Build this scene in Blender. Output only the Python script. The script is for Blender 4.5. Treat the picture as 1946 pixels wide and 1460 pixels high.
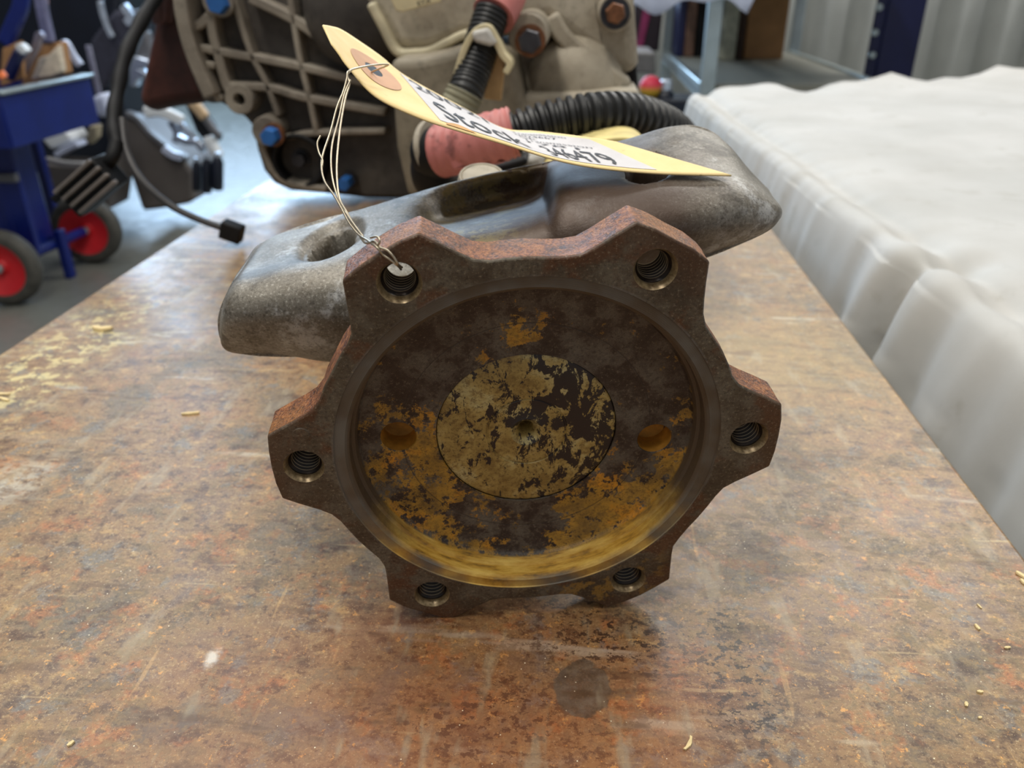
import bpy, bmesh, math, random
from mathutils import Vector, Matrix, noise
from mathutils.geometry import delaunay_2d_cdt

for o in list(bpy.data.objects):
    bpy.data.objects.remove(o, do_unlink=True)
scene = bpy.context.scene
COL = scene.collection
random.seed(7)
pi = math.pi

# ------------------------------------------------------------------ camera
IMG_W, IMG_H, FPX = 1946.0, 1460.0, 1530.0
CAM = Vector((0.0, 0.0, 0.251))
WR = Matrix(((0.9973546, -0.0328465, 0.0648453),
             (0.0726898, 0.4506766, -0.8897229),
             (0.0, 0.8920828, 0.4518720)))
cd = bpy.data.cameras.new('camera')
cd.sensor_width = 36.0
cd.lens = 36.0 * FPX / IMG_W
cd.clip_start = 0.01
cd.clip_end = 60
cd.dof.use_dof = True
cd.dof.focus_distance = 0.300
cd.dof.aperture_fstop = 12.0
cam = bpy.data.objects.new('camera', cd)
cam.matrix_world = Matrix.Translation(CAM) @ WR.to_4x4()
COL.objects.link(cam)
scene.camera = cam

# ------------------------------------------------------------------ world, lights, exposure
w = bpy.data.worlds.new('world')
scene.world = w
w.use_nodes = True
bg = w.node_tree.nodes['Background']
bg.inputs[0].default_value = (0.93, 0.96, 1.0, 1)
bg.inputs[1].default_value = 0.27


def area(name, loc, target, sx, sy, power, col):
    d = bpy.data.lights.new(name, 'AREA')
    d.shape = 'RECTANGLE'
    d.size, d.size_y = sx, sy
    d.energy = power
    d.color = col
    o = bpy.data.objects.new(name, d)
    o.location = loc
    o.rotation_euler = (Vector(target) - Vector(loc)).to_track_quat('-Z', 'Y').to_euler()
    COL.objects.link(o)
    return o


area('ceiling_lamp_left_of_bench', (-0.75, 0.25, 2.5), (-0.75, 0.25, 0), 0.4, 2.4, 52, (1.0, 0.96, 0.88))
area('ceiling_lamp_right_of_bench', (0.75, 0.55, 2.5), (0.75, 0.55, 0), 0.4, 2.4, 15, (1.0, 0.96, 0.88))
area('ceiling_lamp_over_aisle', (-2.2, 3.2, 3.0), (-2.2, 3.2, 0), 0.5, 2.4, 45, (0.95, 0.97, 1.0))
area('ceiling_lamp_over_rack', (1.5, 3.5, 2.6), (1.5, 3.9, 0), 2.4, 0.5, 100, (1.0, 0.98, 0.95))
area('open_door_daylight', (-2.6, 8.5, 1.9), (-0.5, 1.0, 0), 4.5, 3.2, 460, (0.52, 0.74, 1.0))
scene.cycles.max_bounces = 6
scene.cycles.diffuse_bounces = 3
scene.cycles.glossy_bounces = 3
scene.view_settings.view_transform = 'Standard'
scene.view_settings.look = 'None'
scene.view_settings.gamma = 1.0
scene.view_settings.use_curve_mapping = False
scene.view_settings.exposure = 0.08

# ------------------------------------------------------------------ projection helpers (photo pixel -> place at a real distance)


def ray(x, y):
    return WR @ Vector(((x - 973.0) / FPX, (730.0 - y) / FPX, -1.0))


def aty(x, y, Y):
    r = ray(x, y)
    return CAM + r * (Y / r.y)


def atz(x, y, z):
    r = ray(x, y)
    return CAM + r * ((z - CAM.z) / r.z)


def atd(x, y, d):
    return CAM + ray(x, y) * d


FC = CAM + Vector((-0.01220772, 0.26124221, -0.16152287))
FM = Matrix(((0.9884, -0.0101, 0.1514), (0.1493, -0.1126, -0.9824), (0.0269, 0.9936, -0.1098)))
FX, FY, FN = (FM.col[0].normalized(), FM.col[1].normalized(), FM.col[2].normalized())
FMAT = Matrix.Translation(FC) @ FM.to_4x4()


def ats(x, y, s):
    o = FC - FN * s
    r = ray(x, y)
    return CAM + r * ((o - CAM).dot(FN) / r.dot(FN))


# ------------------------------------------------------------------ material helpers
def C(r, g, b, k=1.0):
    def f(v):
        v /= 255.0
        return (v / 12.92 if v <= 0.04045 else ((v + 0.055) / 1.055) ** 2.4) * k
    return (f(r), f(g), f(b), 1.0)


class N:
    def __init__(self, name):
        self.m = bpy.data.materials.new(name)
        self.m.use_nodes = True
        self.t = self.m.node_tree
        self.b = self.t.nodes['Principled BSDF']
        self.tc = self.t.nodes.new('ShaderNodeTexCoord')
        self.co = self.tc.outputs['Object']

    def new(self, k, **kw):
        n = self.t.nodes.new(k)
        for a, v in kw.items():
            setattr(n, a, v)
        return n

    def put(self, sock, v):
        if hasattr(v, 'links') or isinstance(v, bpy.types.NodeSocket):
            self.t.links.new(v, sock)
        else:
            sock.default_value = v

    def map(self, scale=(1, 1, 1), rot=(0, 0, 0), loc=(0, 0, 0), src=None):
        n = self.new('ShaderNodeMapping')
        self.t.links.new(src or self.co, n.inputs[0])
        n.inputs['Location'].default_value = loc
        n.inputs['Rotation'].default_value = rot
        n.inputs['Scale'].default_value = scale
        return n.outputs[0]

    def noise(self, scale, detail=4, rough=0.55, src=None, dist=0.0):
        n = self.new('ShaderNodeTexNoise')
        self.t.links.new(src or self.co, n.inputs['Vector'])
        n.inputs['Scale'].default_value = scale
        n.inputs['Detail'].default_value = detail
        n.inputs['Roughness'].default_value = rough
        n.inputs['Distortion'].default_value = dist
        return n.outputs['Fac']

    def voro(self, scale, src=None, out='Distance'):
        n = self.new('ShaderNodeTexVoronoi')
        self.t.links.new(src or self.co, n.inputs['Vector'])
        n.inputs['Scale'].default_value = scale
        return n.outputs[out]

    def ramp(self, fac, stops):
        n = self.new('ShaderNodeValToRGB')
        self.put(n.inputs[0], fac)
        e = n.color_ramp.elements
        while len(e) < len(stops):
            e.new(0.5)
        for i, (p, c) in enumerate(stops):
            e[i].position = p
            e[i].color = c if len(c) == 4 else (*c, 1)
        return n.outputs[0]

    def step(self, fac, a, b, lo=0.0, hi=1.0):
        n = self.new('ShaderNodeMapRange')
        n.interpolation_type = 'SMOOTHSTEP'
        self.put(n.inputs[0], fac)
        for i, v in enumerate((a, b, lo, hi)):
            n.inputs[i + 1].default_value = v
        return n.outputs[0]

    def math(self, op, a, b=0.0, c=0.0):
        n = self.new('ShaderNodeMath', operation=op)
        self.put(n.inputs[0], a)
        self.put(n.inputs[1], b)
        self.put(n.inputs[2], c)
        return n.outputs[0]

    def mix(self, fac, a, b, mode='MIX'):
        n = self.new('ShaderNodeMix', data_type='RGBA', blend_type=mode)
        self.put(n.inputs[0], fac)
        self.put(n.inputs[6], a)
        self.put(n.inputs[7], b)
        return n.outputs[2]

    def sep(self, src=None):
        n = self.new('ShaderNodeSeparateXYZ')
        self.t.links.new(src or self.co, n.inputs[0])
        return n.outputs

    def radius(self):
        s = self.sep()
        return self.math('SQRT', self.math('ADD', self.math('MULTIPLY', s[0], s[0]), self.math('MULTIPLY', s[1], s[1])))

    def blob(self, x, y, r0, r1, plane='xy', sx=1.0, sy=1.0, wob=0.0, wscale=60):
        """soft round mask around a spot in object space"""
        s = self.sep()
        a, b = {'xy': (s[0], s[1]), 'xz': (s[0], s[2])}[plane]
        dx = self.math('MULTIPLY', self.math('SUBTRACT', a, x), sx)
        dy = self.math('MULTIPLY', self.math('SUBTRACT', b, y), sy)
        d = self.math('SQRT', self.math('ADD', self.math('MULTIPLY', dx, dx), self.math('MULTIPLY', dy, dy)))
        if wob:
            d = self.math('ADD', d, self.math('MULTIPLY', self.math('SUBTRACT', self.noise(wscale, 2, 0.6), 0.5), wob))
        return self.step(d, r0, r1, 1.0, 0.0)

    def bump(self, h, strength=0.3, dist=0.001):
        n = self.new('ShaderNodeBump')
        n.inputs['Strength'].default_value = strength
        n.inputs['Distance'].default_value = dist
        self.t.links.new(h, n.inputs['Height'])
        self.t.links.new(n.outputs[0], self.b.inputs['Normal'])

    def done(self, col, rough=0.5, metal=0.0, spec=0.5):
        self.put(self.b.inputs['Base Color'], col)
        self.put(self.b.inputs['Roughness'], rough)
        self.put(self.b.inputs['Metallic'], metal)
        self.put(self.b.inputs['Specular IOR Level'], spec)
        return self.m


MATS = {}


def plain(name, col, rough=0.5, metal=0.0, var=0.25, scale=40, bump=0.0, spec=0.5, bscale=None, bdist=0.001):
    if name in MATS:
        return MATS[name]
    n = N(name)
    f = n.noise(scale, 5, 0.6)
    dark = tuple(c * (1 - var) for c in col[:3]) + (1,)
    lite = tuple(min(1, c * (1 + var)) for c in col[:3]) + (1,)
    c = n.ramp(f, [(0.3, dark), (0.7, lite)])
    if bump:
        n.bump(n.noise(bscale or scale * 3, 4, 0.6), bump, bdist)
    MATS[name] = n.done(c, rough, metal, spec)
    return MATS[name]


def mat_table():
    n = N('rusty_steel_plate')
    big = n.noise(5.5, 4, 0.6, dist=0.6)
    mid = n.noise(20, 5, 0.64, n.map((1, 1, 1), (0, 0, 0.5), (3, 1, 0)), dist=0.4)
    fine = n.noise(150, 5, 0.70)
    gr = n.noise(520, 3, 0.7)
    base = n.ramp(big, [(0.30, C(124, 112, 102)), (0.44, C(148, 124, 100)), (0.54, C(156, 122, 84)), (0.64, C(134, 124, 114)), (0.76, C(150, 112, 76))])
    c2 = n.ramp(mid, [(0.30, C(96, 70, 54)), (0.42, C(142, 110, 82)), (0.52, C(164, 132, 92)), (0.62, C(146, 136, 126)), (0.74, C(176, 170, 164))])
    c = n.mix(0.55, base, c2)
    near = n.step(n.sep()[1], 0.24, 0.50, 1.0, 0.35)
    c = n.mix(n.math('MULTIPLY', n.math('MULTIPLY', n.step(n.noise(34, 4, 0.72, n.map(loc=(5, 2, 0))), 0.53, 0.63), 0.75), near), c, C(178, 112, 48))
    c = n.mix(n.math('MULTIPLY', n.step(n.noise(42, 4, 0.74, n.map(loc=(1, 9, 0))), 0.54, 0.64), 0.75), c, C(132, 132, 134))
    c = n.mix(n.math('MULTIPLY', n.step(n.noise(26, 4, 0.7, n.map((1, 1.8, 1), loc=(7, 4, 0))), 0.55, 0.66), 0.6), c, C(104, 70, 50))
    pt = n.noise(70, 5, 0.72, n.map((1, 1.3, 1), (0, 0, 0.3), (4, 6, 2)))
    c = n.mix(n.step(pt, 0.46, 0.36, 0.0, 0.65), c, C(92, 66, 50))
    c = n.mix(n.step(pt, 0.55, 0.66, 0.0, 0.6), c, C(190, 156, 104))
    c = n.mix(n.math('MULTIPLY', n.step(n.noise(160, 4, 0.75, n.map(loc=(6, 1, 8))), 0.60, 0.66), n.math('MULTIPLY', near, 0.8)), c, C(216, 160, 70))
    # fine grain: pale and dark pits
    c = n.mix(n.step(fine, 0.50, 0.64, 0.0, 0.55), c, C(186, 160, 120))
    c = n.mix(n.step(fine, 0.46, 0.34, 0.0, 0.60), c, C(86, 58, 42))
    c = n.mix(n.step(gr, 0.56, 0.72, 0.0, 0.5), c, C(206, 186, 156))
    c = n.mix(n.step(gr, 0.44, 0.30, 0.0, 0.5), c, C(80, 56, 44))
    c = n.mix(n.step(n.noise(1000, 2, 0.7), 0.60, 0.70, 0, 0.45), c, C(220, 200, 166))
    # long pale rub marks running across the plate
    st = n.noise(1.0, 3, 0.6, n.map((9, 46, 1), (0, 0, 0.22)))
    stm = n.math('MULTIPLY', n.step(st, 0.58, 0.66), n.step(big, 0.42, 0.55))
    c = n.mix(n.math('MULTIPLY', stm, 0.55), c, C(196, 190, 182))
    st2 = n.noise(1.0, 2, 0.5, n.map((14, 210, 1), (0, 0, -0.12)))
    c = n.mix(n.math('MULTIPLY', n.step(st2, 0.68, 0.74), 0.5), c, C(196, 176, 140))
    st3 = n.noise(1.0, 2, 0.5, n.map((190, 12, 1), (0, 0, 0.2)))
    c = n.mix(n.math('MULTIPLY', n.step(st3, 0.70, 0.75), 0.4), c, C(206, 170, 120))
    # black paint flecks in front of the flange
    a, b, d = atz(1190, 1215, 0), atz(950, 1370, 0), atz(1400, 1300, 0)
    zone = n.math('MAXIMUM', n.blob(a.x, a.y, 0.008, 0.040, sx=0.6, wob=0.05, wscale=20), n.blob(b.x, b.y, 0.006, 0.035, sx=0.5, wob=0.05, wscale=22))
    zone = n.math('MAXIMUM', zone, n.blob(d.x, d.y, 0.008, 0.035, sx=1.2, sy=0.6, wob=0.05, wscale=22))
    fl = n.step(n.math('ADD', n.math('MULTIPLY', fine, 0.6), n.math('MULTIPLY', mid, 0.5)), 0.575, 0.60)
    c = n.mix(n.math('MULTIPLY', n.math('MULTIPLY', n.step(n.noise(240, 4, 0.75, n.map((0.8, 1, 1), loc=(3, 3, 3))), 0.53, 0.57), zone), 0.85), c, C(52, 52, 52))
    c = n.mix(n.math('MULTIPLY', fl, 0.35), c, C(84, 76, 70))
    # reddish front area, tan bare zone right of the flange
    a = atz(880, 1400, 0)
    c = n.mix(n.math('MULTIPLY', n.blob(a.x, a.y, 0.01, 0.10, sx=0.6, wob=0.09, wscale=16), 0.45), c, C(164, 92, 48), 'MIX')
    a = atz(1480, 680, 0)
    c = n.mix(n.math('MULTIPLY', n.blob(a.x, a.y, 0.02, 0.12, wob=0.10, wscale=14), 0.45), c, C(178, 156, 114))
    # round grey-brown spill and a chalk mark
    a = atz(1107, 1308, 0)
    k = (atz(1108, 1308, 0) - a).length
    sp = n.blob(a.x, a.y, 50 * k, 56 * k, sy=0.78, wob=30 * k, wscale=140)
    c = n.mix(n.math('MULTIPLY', sp, 0.75), c, n.ramp(fine, [(0.40, C(104, 88, 78)), (0.62, C(126, 112, 104))]))
    a = atz(403, 1250, 0)
    c = n.mix(n.math('MULTIPLY', n.blob(a.x, a.y, 4 * k, 20 * k, sy=0.55, wob=22 * k, wscale=300), 0.8), c, C(214, 210, 208))
    # pale yellow scrapes at the far left edge and a white patch on the left
    a = atz(90, 690, 0)
    ye = n.math('MULTIPLY', n.blob(a.x, a.y, 0.02, 0.09, sx=1.6, sy=0.42, wob=0.06, wscale=30), n.step(n.noise(80, 4, 0.7), 0.50, 0.57))
    c = n.mix(n.math('MULTIPLY', ye, 0.7), c, C(212, 198, 152))
    a = atz(30, 910, 0)
    wh = n.math('MULTIPLY', n.blob(a.x, a.y, 0.005, 0.035, sx=1.3, wob=0.05, wscale=40), n.step(fine, 0.42, 0.55))
    c = n.mix(n.math('MULTIPLY', wh, 0.6), c, C(196, 190, 184))
    # dust specks
    v = n.voro(230)
    c = n.mix(n.math('MULTIPLY', n.step(v, 0.04, 0.085, 1, 0), n.step(mid, 0.5, 0.56)), c, C(232, 224, 208))
    # wiped strokes at two angles
    w1 = n.noise(1.0, 3, 0.65, n.map((24, 90, 1), (0, 0, 0.5), (2, 8, 0)))
    c = n.mix(n.step(w1, 0.55, 0.68, 0.0, 0.5), c, C(112, 82, 58))
    w2 = n.noise(1.0, 3, 0.65, n.map((70, 20, 1), (0, 0, 0.35), (9, 3, 0)))
    c = n.mix(n.step(w2, 0.56, 0.70, 0.0, 0.5), c, C(172, 160, 144))
    gm = n.new('ShaderNodeGamma')
    n.t.links.new(c, gm.inputs[0])
    gm.inputs[1].default_value = 1.45
    hs = n.new('ShaderNodeHueSaturation')
    hs.inputs['Saturation'].default_value = 0.90
    hs.inputs['Hue'].default_value = 0.508
    n.t.links.new(gm.outputs[0], hs.inputs['Color'])
    c = n.mix(1.0, hs.outputs[0], (1.44, 1.44, 1.32, 1), 'MULTIPLY')
    rough = n.step(n.math('ADD', n.math('MULTIPLY', mid, 0.6), n.math('MULTIPLY', fine, 0.4)), 0.3, 0.7, 0.28, 0.48)
    n.bump(n.math('ADD', n.math('MULTIPLY', fine, 0.6), n.math('MULTIPLY', gr, 0.4)), 0.22, 0.0005)
    return n.done(c, rough, 0.0, 0.5)


def mat_flange():
    n = N('rusty_machined_flange')
    r = n.radius()
    s = n.sep()
    big = n.noise(48, 5, 0.6)
    fine = n.noise(260, 5, 0.72)
    face = n.ramp(big, [(0.32, C(60, 48, 36)), (0.46, C(80, 68, 52)), (0.58, C(104, 95, 79)), (0.72, C(80, 52, 30))])
    face = n.mix(n.step(fine, 0.42, 0.68, 0, 0.5), face, C(52, 36, 25))
    face = n.mix(n.math('MULTIPLY', n.step(n.noise(42, 5, 0.62, n.map(loc=(3, 1, 0))), 0.52, 0.62), 0.75), face, C(92, 54, 27))
    # rust creeping in from the outer edge
    ro = n.math('ADD', r, n.math('MULTIPLY', n.math('SUBTRACT', n.noise(60, 5, 0.7), 0.5), 0.030))
    face = n.mix(n.step(ro, 0.080, 0.098, 0, 0.6), face, C(88, 56, 32))
    # ochre paint on the lower right rim
    oc = n.math('MULTIPLY', n.blob(0.030, -0.074, 0.004, 0.042, wob=0.02), n.step(n.noise(110, 6, 0.7), 0.50, 0.57))
    face = n.mix(n.math('MULTIPLY', oc, 0.7), face, C(160, 122, 52))
    # worn bright grey register ring
    face = n.mix(n.math('MULTIPLY', n.math('MULTIPLY', n.step(r, 0.0745, 0.0738), n.step(n.noise(34, 4, 0.65), 0.44, 0.62)), 0.6), face, C(108, 104, 98))
    spk = n.noise(850, 3, 0.75)
    face = n.mix(n.step(spk, 0.56, 0.68, 0, 0.55), face, C(150, 136, 112))
    face = n.mix(n.step(spk, 0.45, 0.34, 0, 0.65), face, C(34, 25, 19))
    rust = n.ramp(n.noise(190, 5, 0.75), [(0.32, C(46, 27, 18)), (0.44, C(104, 60, 32)), (0.56, C(142, 86, 46)), (0.72, C(178, 122, 72))])
    rust = n.mix(n.math('MULTIPLY', n.step(n.noise(26, 3, 0.5), 0.48, 0.62), 0.6), rust, C(146, 96, 38))
    rust = n.mix(n.step(spk, 0.54, 0.66, 0, 0.6), rust, C(190, 128, 72))
    rust = n.mix(n.step(spk, 0.47, 0.36, 0, 0.75), rust, C(40, 22, 15))
    side = n.math('MULTIPLY', n.step(s[2], -0.0007, -0.0016), n.step(r, 0.0765, 0.0780))
    c = n.mix(side, face, rust)
    n.bump(n.math('ADD', n.math('MULTIPLY', fine, 0.6), n.math('MULTIPLY', n.math('ADD', spk, n.noise(110, 4, 0.7)), n.step(side, 0.0, 1.0, 0.25, 1.5))), 0.55, 0.0009)
    return n.done(c, n.step(big, 0.3, 0.7, 0.42, 0.62), 0.0, 0.5)


def mat_recess():
    n = N('stained_recess_steel')
    s = n.sep()
    r = n.radius()
    b = n.noise(75, 6, 0.74)
    b2 = n.noise(46, 6, 0.70, n.map(loc=(2, 5, 1)))
    fine = n.noise(300, 5, 0.75)
    c = n.ramp(b, [(0.38, C(44, 33, 28)), (0.47, C(60, 48, 41)), (0.53, C(94, 85, 73)), (0.66, C(108, 100, 87))])
    c = n.mix(n.step(fine, 0.45, 0.62, 0, 0.55), c, C(50, 38, 32))
    spk = n.noise(900, 3, 0.75)
    c = n.mix(n.step(spk, 0.56, 0.68, 0, 0.45), c, C(134, 122, 102))
    c = n.mix(n.step(spk, 0.45, 0.35, 0, 0.55), c, C(30, 22, 20))
    # ochre paint remains, heavier towards the bottom and the left hole
    bias = n.step(s[1], 0.020, -0.060, -0.10, 0.10)
    lb = n.math('MULTIPLY', n.blob(-0.046, -0.010, 0.006, 0.034, wob=0.02), 0.10)
    cb = n.math('MULTIPLY', n.blob(0.0, 0.047, 0.002, 0.010, sx=0.7), 0.12)
    db = n.math('MULTIPLY', n.blob(-0.004, -0.047, 0.003, 0.020, sx=0.7, wob=0.012), -0.11)
    ex = n.math('ADD', n.math('ADD', n.math('ADD', bias, lb), cb), db)
    m = n.math('ADD', n.math('ADD', b2, n.math('MULTIPLY', n.math('SUBTRACT', fine, 0.5), 0.55)), ex)
    och = n.ramp(n.noise(60, 5, 0.66, n.map(loc=(8, 0, 0))), [(0.36, C(140, 108, 46)), (0.50, C(184, 140, 50)), (0.64, C(222, 150, 34))])
    och = n.mix(n.step(fine, 0.50, 0.62, 0, 0.6), och, C(112, 84, 40))
    och = n.mix(n.step(spk, 0.46, 0.36, 0, 0.55), och, C(84, 58, 28))
    c = n.mix(n.math('MULTIPLY', n.step(m, 0.515, 0.575), 0.92), c, och)
    wall = n.step(s[2], -0.0112, -0.0098)
    gold = n.ramp(n.noise(90, 5, 0.66, n.map((0.5, 0.5, 2.5))), [(0.34, C(110, 84, 44)), (0.46, C(200, 152, 58)), (0.66, C(240, 202, 104))])  # ochre wall, golden highlight of the overhead light painted in at its bottom
    gold = n.mix(n.step(n.math('ADD', s[1], n.math('MULTIPLY', n.math('SUBTRACT', b, 0.5), 0.03)), -0.056, -0.022), gold, C(84, 69, 52))
    gold = n.mix(n.math('MULTIPLY', n.step(s[2], -0.0022, -0.0006), n.step(n.noise(30, 3), 0.35, 0.65)), gold, C(106, 102, 94))
    c = n.mix(wall, c, gold)
    # turned rings and a scribed circle
    sc = n.step(n.math('ABSOLUTE', n.math('SUBTRACT', r, 0.0490)), 0.00010, 0.00030, 1.0, 0.0)
    c = n.mix(n.math('MULTIPLY', sc, 0.6), c, C(40, 33, 30))
    ring = n.math('SINE', n.math('MULTIPLY', r, 9000.0))
    n.bump(n.math('SUBTRACT', n.math('ADD', n.math('MULTIPLY', ring, 0.08), n.math('MULTIPLY', fine, 0.8)), n.math('MULTIPLY', sc, 0.6)), 0.35, 0.0005)
    return n.done(c, n.step(b, 0.3, 0.7, 0.36, 0.58), 0.0, 0.5)


def mat_hub():
    n = N('ochre_painted_hub')
    s = n.sep()
    b = n.noise(120, 6, 0.72, n.map((1.3, 0.7, 1)), dist=0.6)
    fine = n.noise(380, 5, 0.75)
    c = n.ramp(n.noise(60, 5, 0.65, n.map(loc=(4, 4, 0))), [(0.35, C(142, 116, 60)), (0.5, C(178, 152, 86)), (0.66, C(200, 188, 134))])
    c = n.mix(n.step(fine, 0.48, 0.62, 0, 0.65), c, C(106, 80, 42))
    c = n.mix(n.step(n.noise(900, 3, 0.75), 0.46, 0.36, 0, 0.5), c, C(80, 58, 32))
    bias = n.math('ADD', n.step(s[0], -0.014, 0.016, -0.035, 0.05), n.math('MULTIPLY', n.blob(0.013, 0.008, 0.004, 0.017, wob=0.01), 0.06))
    bias = n.math('ADD', bias, n.step(s[1], -0.006, -0.020, 0.0, -0.05))
    bias = n.math('ADD', bias, n.math('MULTIPLY', n.blob(-0.004, 0.012, 0.002, 0.016, sy=1.6), 0.05))
    m = n.math('ADD', n.math('ADD', b, n.math('MULTIPLY', n.math('SUBTRACT', fine, 0.5), 0.30)), bias)
    c = n.mix(n.step(m, 0.515, 0.545), c, C(42, 33, 31))
    st = n.noise(1.0, 4, 0.6, n.map((260, 70, 1), (0, 0, 0.1)))
    c = n.mix(n.step(st, 0.645, 0.67), c, C(36, 31, 31))
    n.bump(n.math('ADD', b, fine), 0.25, 0.0004)
    return n.done(c, 0.42, 0.0, 0.5)


def mat_alu():
    n = N('weathered_cast_aluminium')
    b = n.noise(22, 5, 0.6)
    m = n.noise(75, 6, 0.66)
    fine = n.noise(420, 5, 0.7)
    c = n.ramp(b, [(0.32, C(98, 92, 80)), (0.5, C(124, 118, 107)), (0.68, C(150, 147, 139))])
    c = n.mix(n.math('MULTIPLY', n.step(m, 0.50, 0.66), 0.6), c, C(92, 82, 66))
    c = n.mix(n.math('MULTIPLY', n.step(n.noise(34, 6, 0.7, n.map(loc=(2, 7, 3))), 0.55, 0.66), 0.7), c, C(196, 196, 194))
    spk = n.noise(800, 3, 0.75)
    c = n.mix(n.step(spk, 0.55, 0.68, 0, 0.5), c, C(196, 192, 182))
    c = n.mix(n.step(spk, 0.46, 0.34, 0, 0.6), c, C(58, 52, 44))
    g2 = n.noise(40, 5, 0.7, n.map(loc=(9, 2, 5)))
    c = n.mix(n.math('MULTIPLY', n.step(g2, 0.48, 0.36), 0.65), c, C(62, 57, 49))
    c = n.mix(n.math('MULTIPLY', n.step(n.noise(190, 4, 0.75), 0.57, 0.66), 0.5), c, C(54, 47, 39))
    # rust-brown run-off with the tag's shadow painted in on the right wing front, grime in the pocket
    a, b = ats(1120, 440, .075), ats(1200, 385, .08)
    stain_shade = n.math('MAXIMUM', n.blob(a.x, a.z, 0.012, 0.040, plane='xz', sx=0.5, wob=0.02, wscale=40), n.blob(b.x, b.z, 0.006, 0.030, plane='xz', sx=0.6, wob=0.02, wscale=40))
    c = n.mix(n.math('MULTIPLY', stain_shade, 0.9), c, C(66, 45, 30))
    c = n.mix(n.math('MULTIPLY', n.math('MULTIPLY', n.blob(-0.05, 0.165, 0.01, 0.04, plane='xz', wob=0.02), n.step(n.noise(110, 6, 0.7), 0.48, 0.56)), 0.7), c, C(150, 136, 92))
    n.bump(n.math('ADD', n.math('MULTIPLY', fine, 0.5), n.math('MULTIPLY', m, 0.7)), 0.5, 0.0008)
    return n.done(c, 0.46, 0.25, 0.5)


def mat_case(name, a, b, c_):
    n = N(name)
    f = n.noise(12, 6, 0.62)
    c = n.ramp(f, [(0.32, a), (0.5, b), (0.68, c_)])
    g = n.noise(95, 6, 0.7)
    c = n.mix(n.math('MULTIPLY', n.step(g, 0.5, 0.7), 0.4), c, tuple(v * 0.45 for v in a[:3]) + (1,))
    n.bump(n.noise(260, 5, 0.7), 0.4, 0.001)
    return n.done(c, 0.6, 0.0, 0.4)


def mat_paper(name, a, b):
    n = N(name)
    c = n.ramp(n.noise(60, 5, 0.6), [(0.3, a), (0.7, b)])
    c = n.mix(n.math('MULTIPLY', n.step(n.noise(150, 6, 0.7), 0.64, 0.70), 0.35), c, C(150, 112, 60))
    n.bump(n.noise(900, 3), 0.1, 0.0003)
    return n.done(c, 0.7, 0.0, 0.25)


def mat_floor():
    n = N('sealed_concrete')
    f = n.noise(1.3, 6, 0.6)
    g = n.noise(14, 6, 0.66)
    c = n.ramp(f, [(0.3, C(98, 99, 93)), (0.7, C(116, 117, 110))])
    c = n.mix(n.math('MULTIPLY', n.step(g, 0.5, 0.7), 0.3), c, C(84, 84, 78))
    n.bump(g, 0.1, 0.002)
    return n.done(c, n.step(g, 0.3, 0.7, 0.28, 0.42), 0.0, 0.5)


def mat_cloth():
    n = N('white_cotton_sheet')
    f = n.noise(7, 5, 0.6)
    c = n.ramp(f, [(0.35, C(184, 182, 176)), (0.65, C(197, 195, 190))])
    c = n.mix(n.math('MULTIPLY', n.step(n.noise(18, 5, 0.6), 0.58, 0.7), 0.5), c, C(168, 164, 154))
    wv = n.noise(900, 2, 0.5)
    n.bump(wv, 0.12, 0.0005)
    n.b.inputs['Sheen Weight'].default_value = 0.1
    return n.done(c, 0.85, 0.0, 0.15)


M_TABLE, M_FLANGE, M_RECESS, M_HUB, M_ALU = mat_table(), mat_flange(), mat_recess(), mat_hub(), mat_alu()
M_FLOOR, M_CLOTH = mat_floor(), mat_cloth()
M_CASE = mat_case('pale_cast_case', C(138, 128, 110), C(170, 160, 142), C(194, 186, 168))
M_BELL = mat_case('grimy_bell_casting', C(54, 50, 47), C(74, 69, 64), C(98, 92, 84))
M_RIM = mat_case('lighter_casting_rib', C(112, 104, 93), C(138, 129, 116), C(164, 155, 140))
M_MAROON = mat_case('red_oxide_casting', C(44, 20, 16), C(66, 32, 24), C(92, 50, 38))
M_TAG = mat_paper('manila_card', C(238, 208, 144), C(246, 220, 164))
M_STICKER = mat_paper('white_sticker', C(204, 200, 200), C(216, 213, 213))
M_RING = plain('reinforcement_paper', C(206, 158, 118), 0.7, var=0.12)
M_INK = plain('black_ink', C(34, 32, 36), 0.6, var=0.1)
M_WIRE = plain('tinned_wire', C(186, 174, 152), 0.35, 0.85, var=0.15, scale=300)
M_BLACKRUB = plain('black_corrugated_plastic', C(34, 34, 34), 0.42, var=0.35, scale=90, bump=0.15)
n = N('pink_heat_shrink')
f = n.noise(45, 5, 0.65)
c = n.ramp(n.noise(30, 4, 0.6), [(0.3, C(188, 112, 106)), (0.7, C(208, 130, 124))])
c = n.mix(n.step(f, 0.56, 0.70, 0.0, 0.7), c, C(96, 56, 54))
n.bump(f, 0.25, 0.002)
M_PINK = n.done(c, 0.5)
M_CREAM = plain('cream_plastic', C(214, 200, 160), 0.5, var=0.15)
M_BOLTBLUE = plain('blue_paint_mark', C(38, 98, 168), 0.5, var=0.2)
M_RUSTBOLT = plain('rusty_bolt_steel', C(120, 78, 50), 0.55, 0.3, var=0.45, scale=120)
M_DARKBOLT = plain('dark_bolt_steel', C(58, 58, 62), 0.4, 0.5, var=0.4, scale=90)
M_BLACK = plain('black_plastic', C(15, 15, 17), 0.6, var=0.3, spec=0.3)
M_BLUE = plain('blue_enamel', C(10, 30, 104), 0.35, var=0.18, scale=8)
M_RED = plain('red_wheel_plastic', C(206, 34, 42), 0.45, var=0.12, scale=12)
M_TYRE = plain('grey_black_tyre', C(70, 68, 62), 0.75, var=0.3, scale=30)
M_STEEL = plain('galvanised_steel', C(176, 188, 190), 0.32, 0.75, var=0.12, scale=14)
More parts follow.
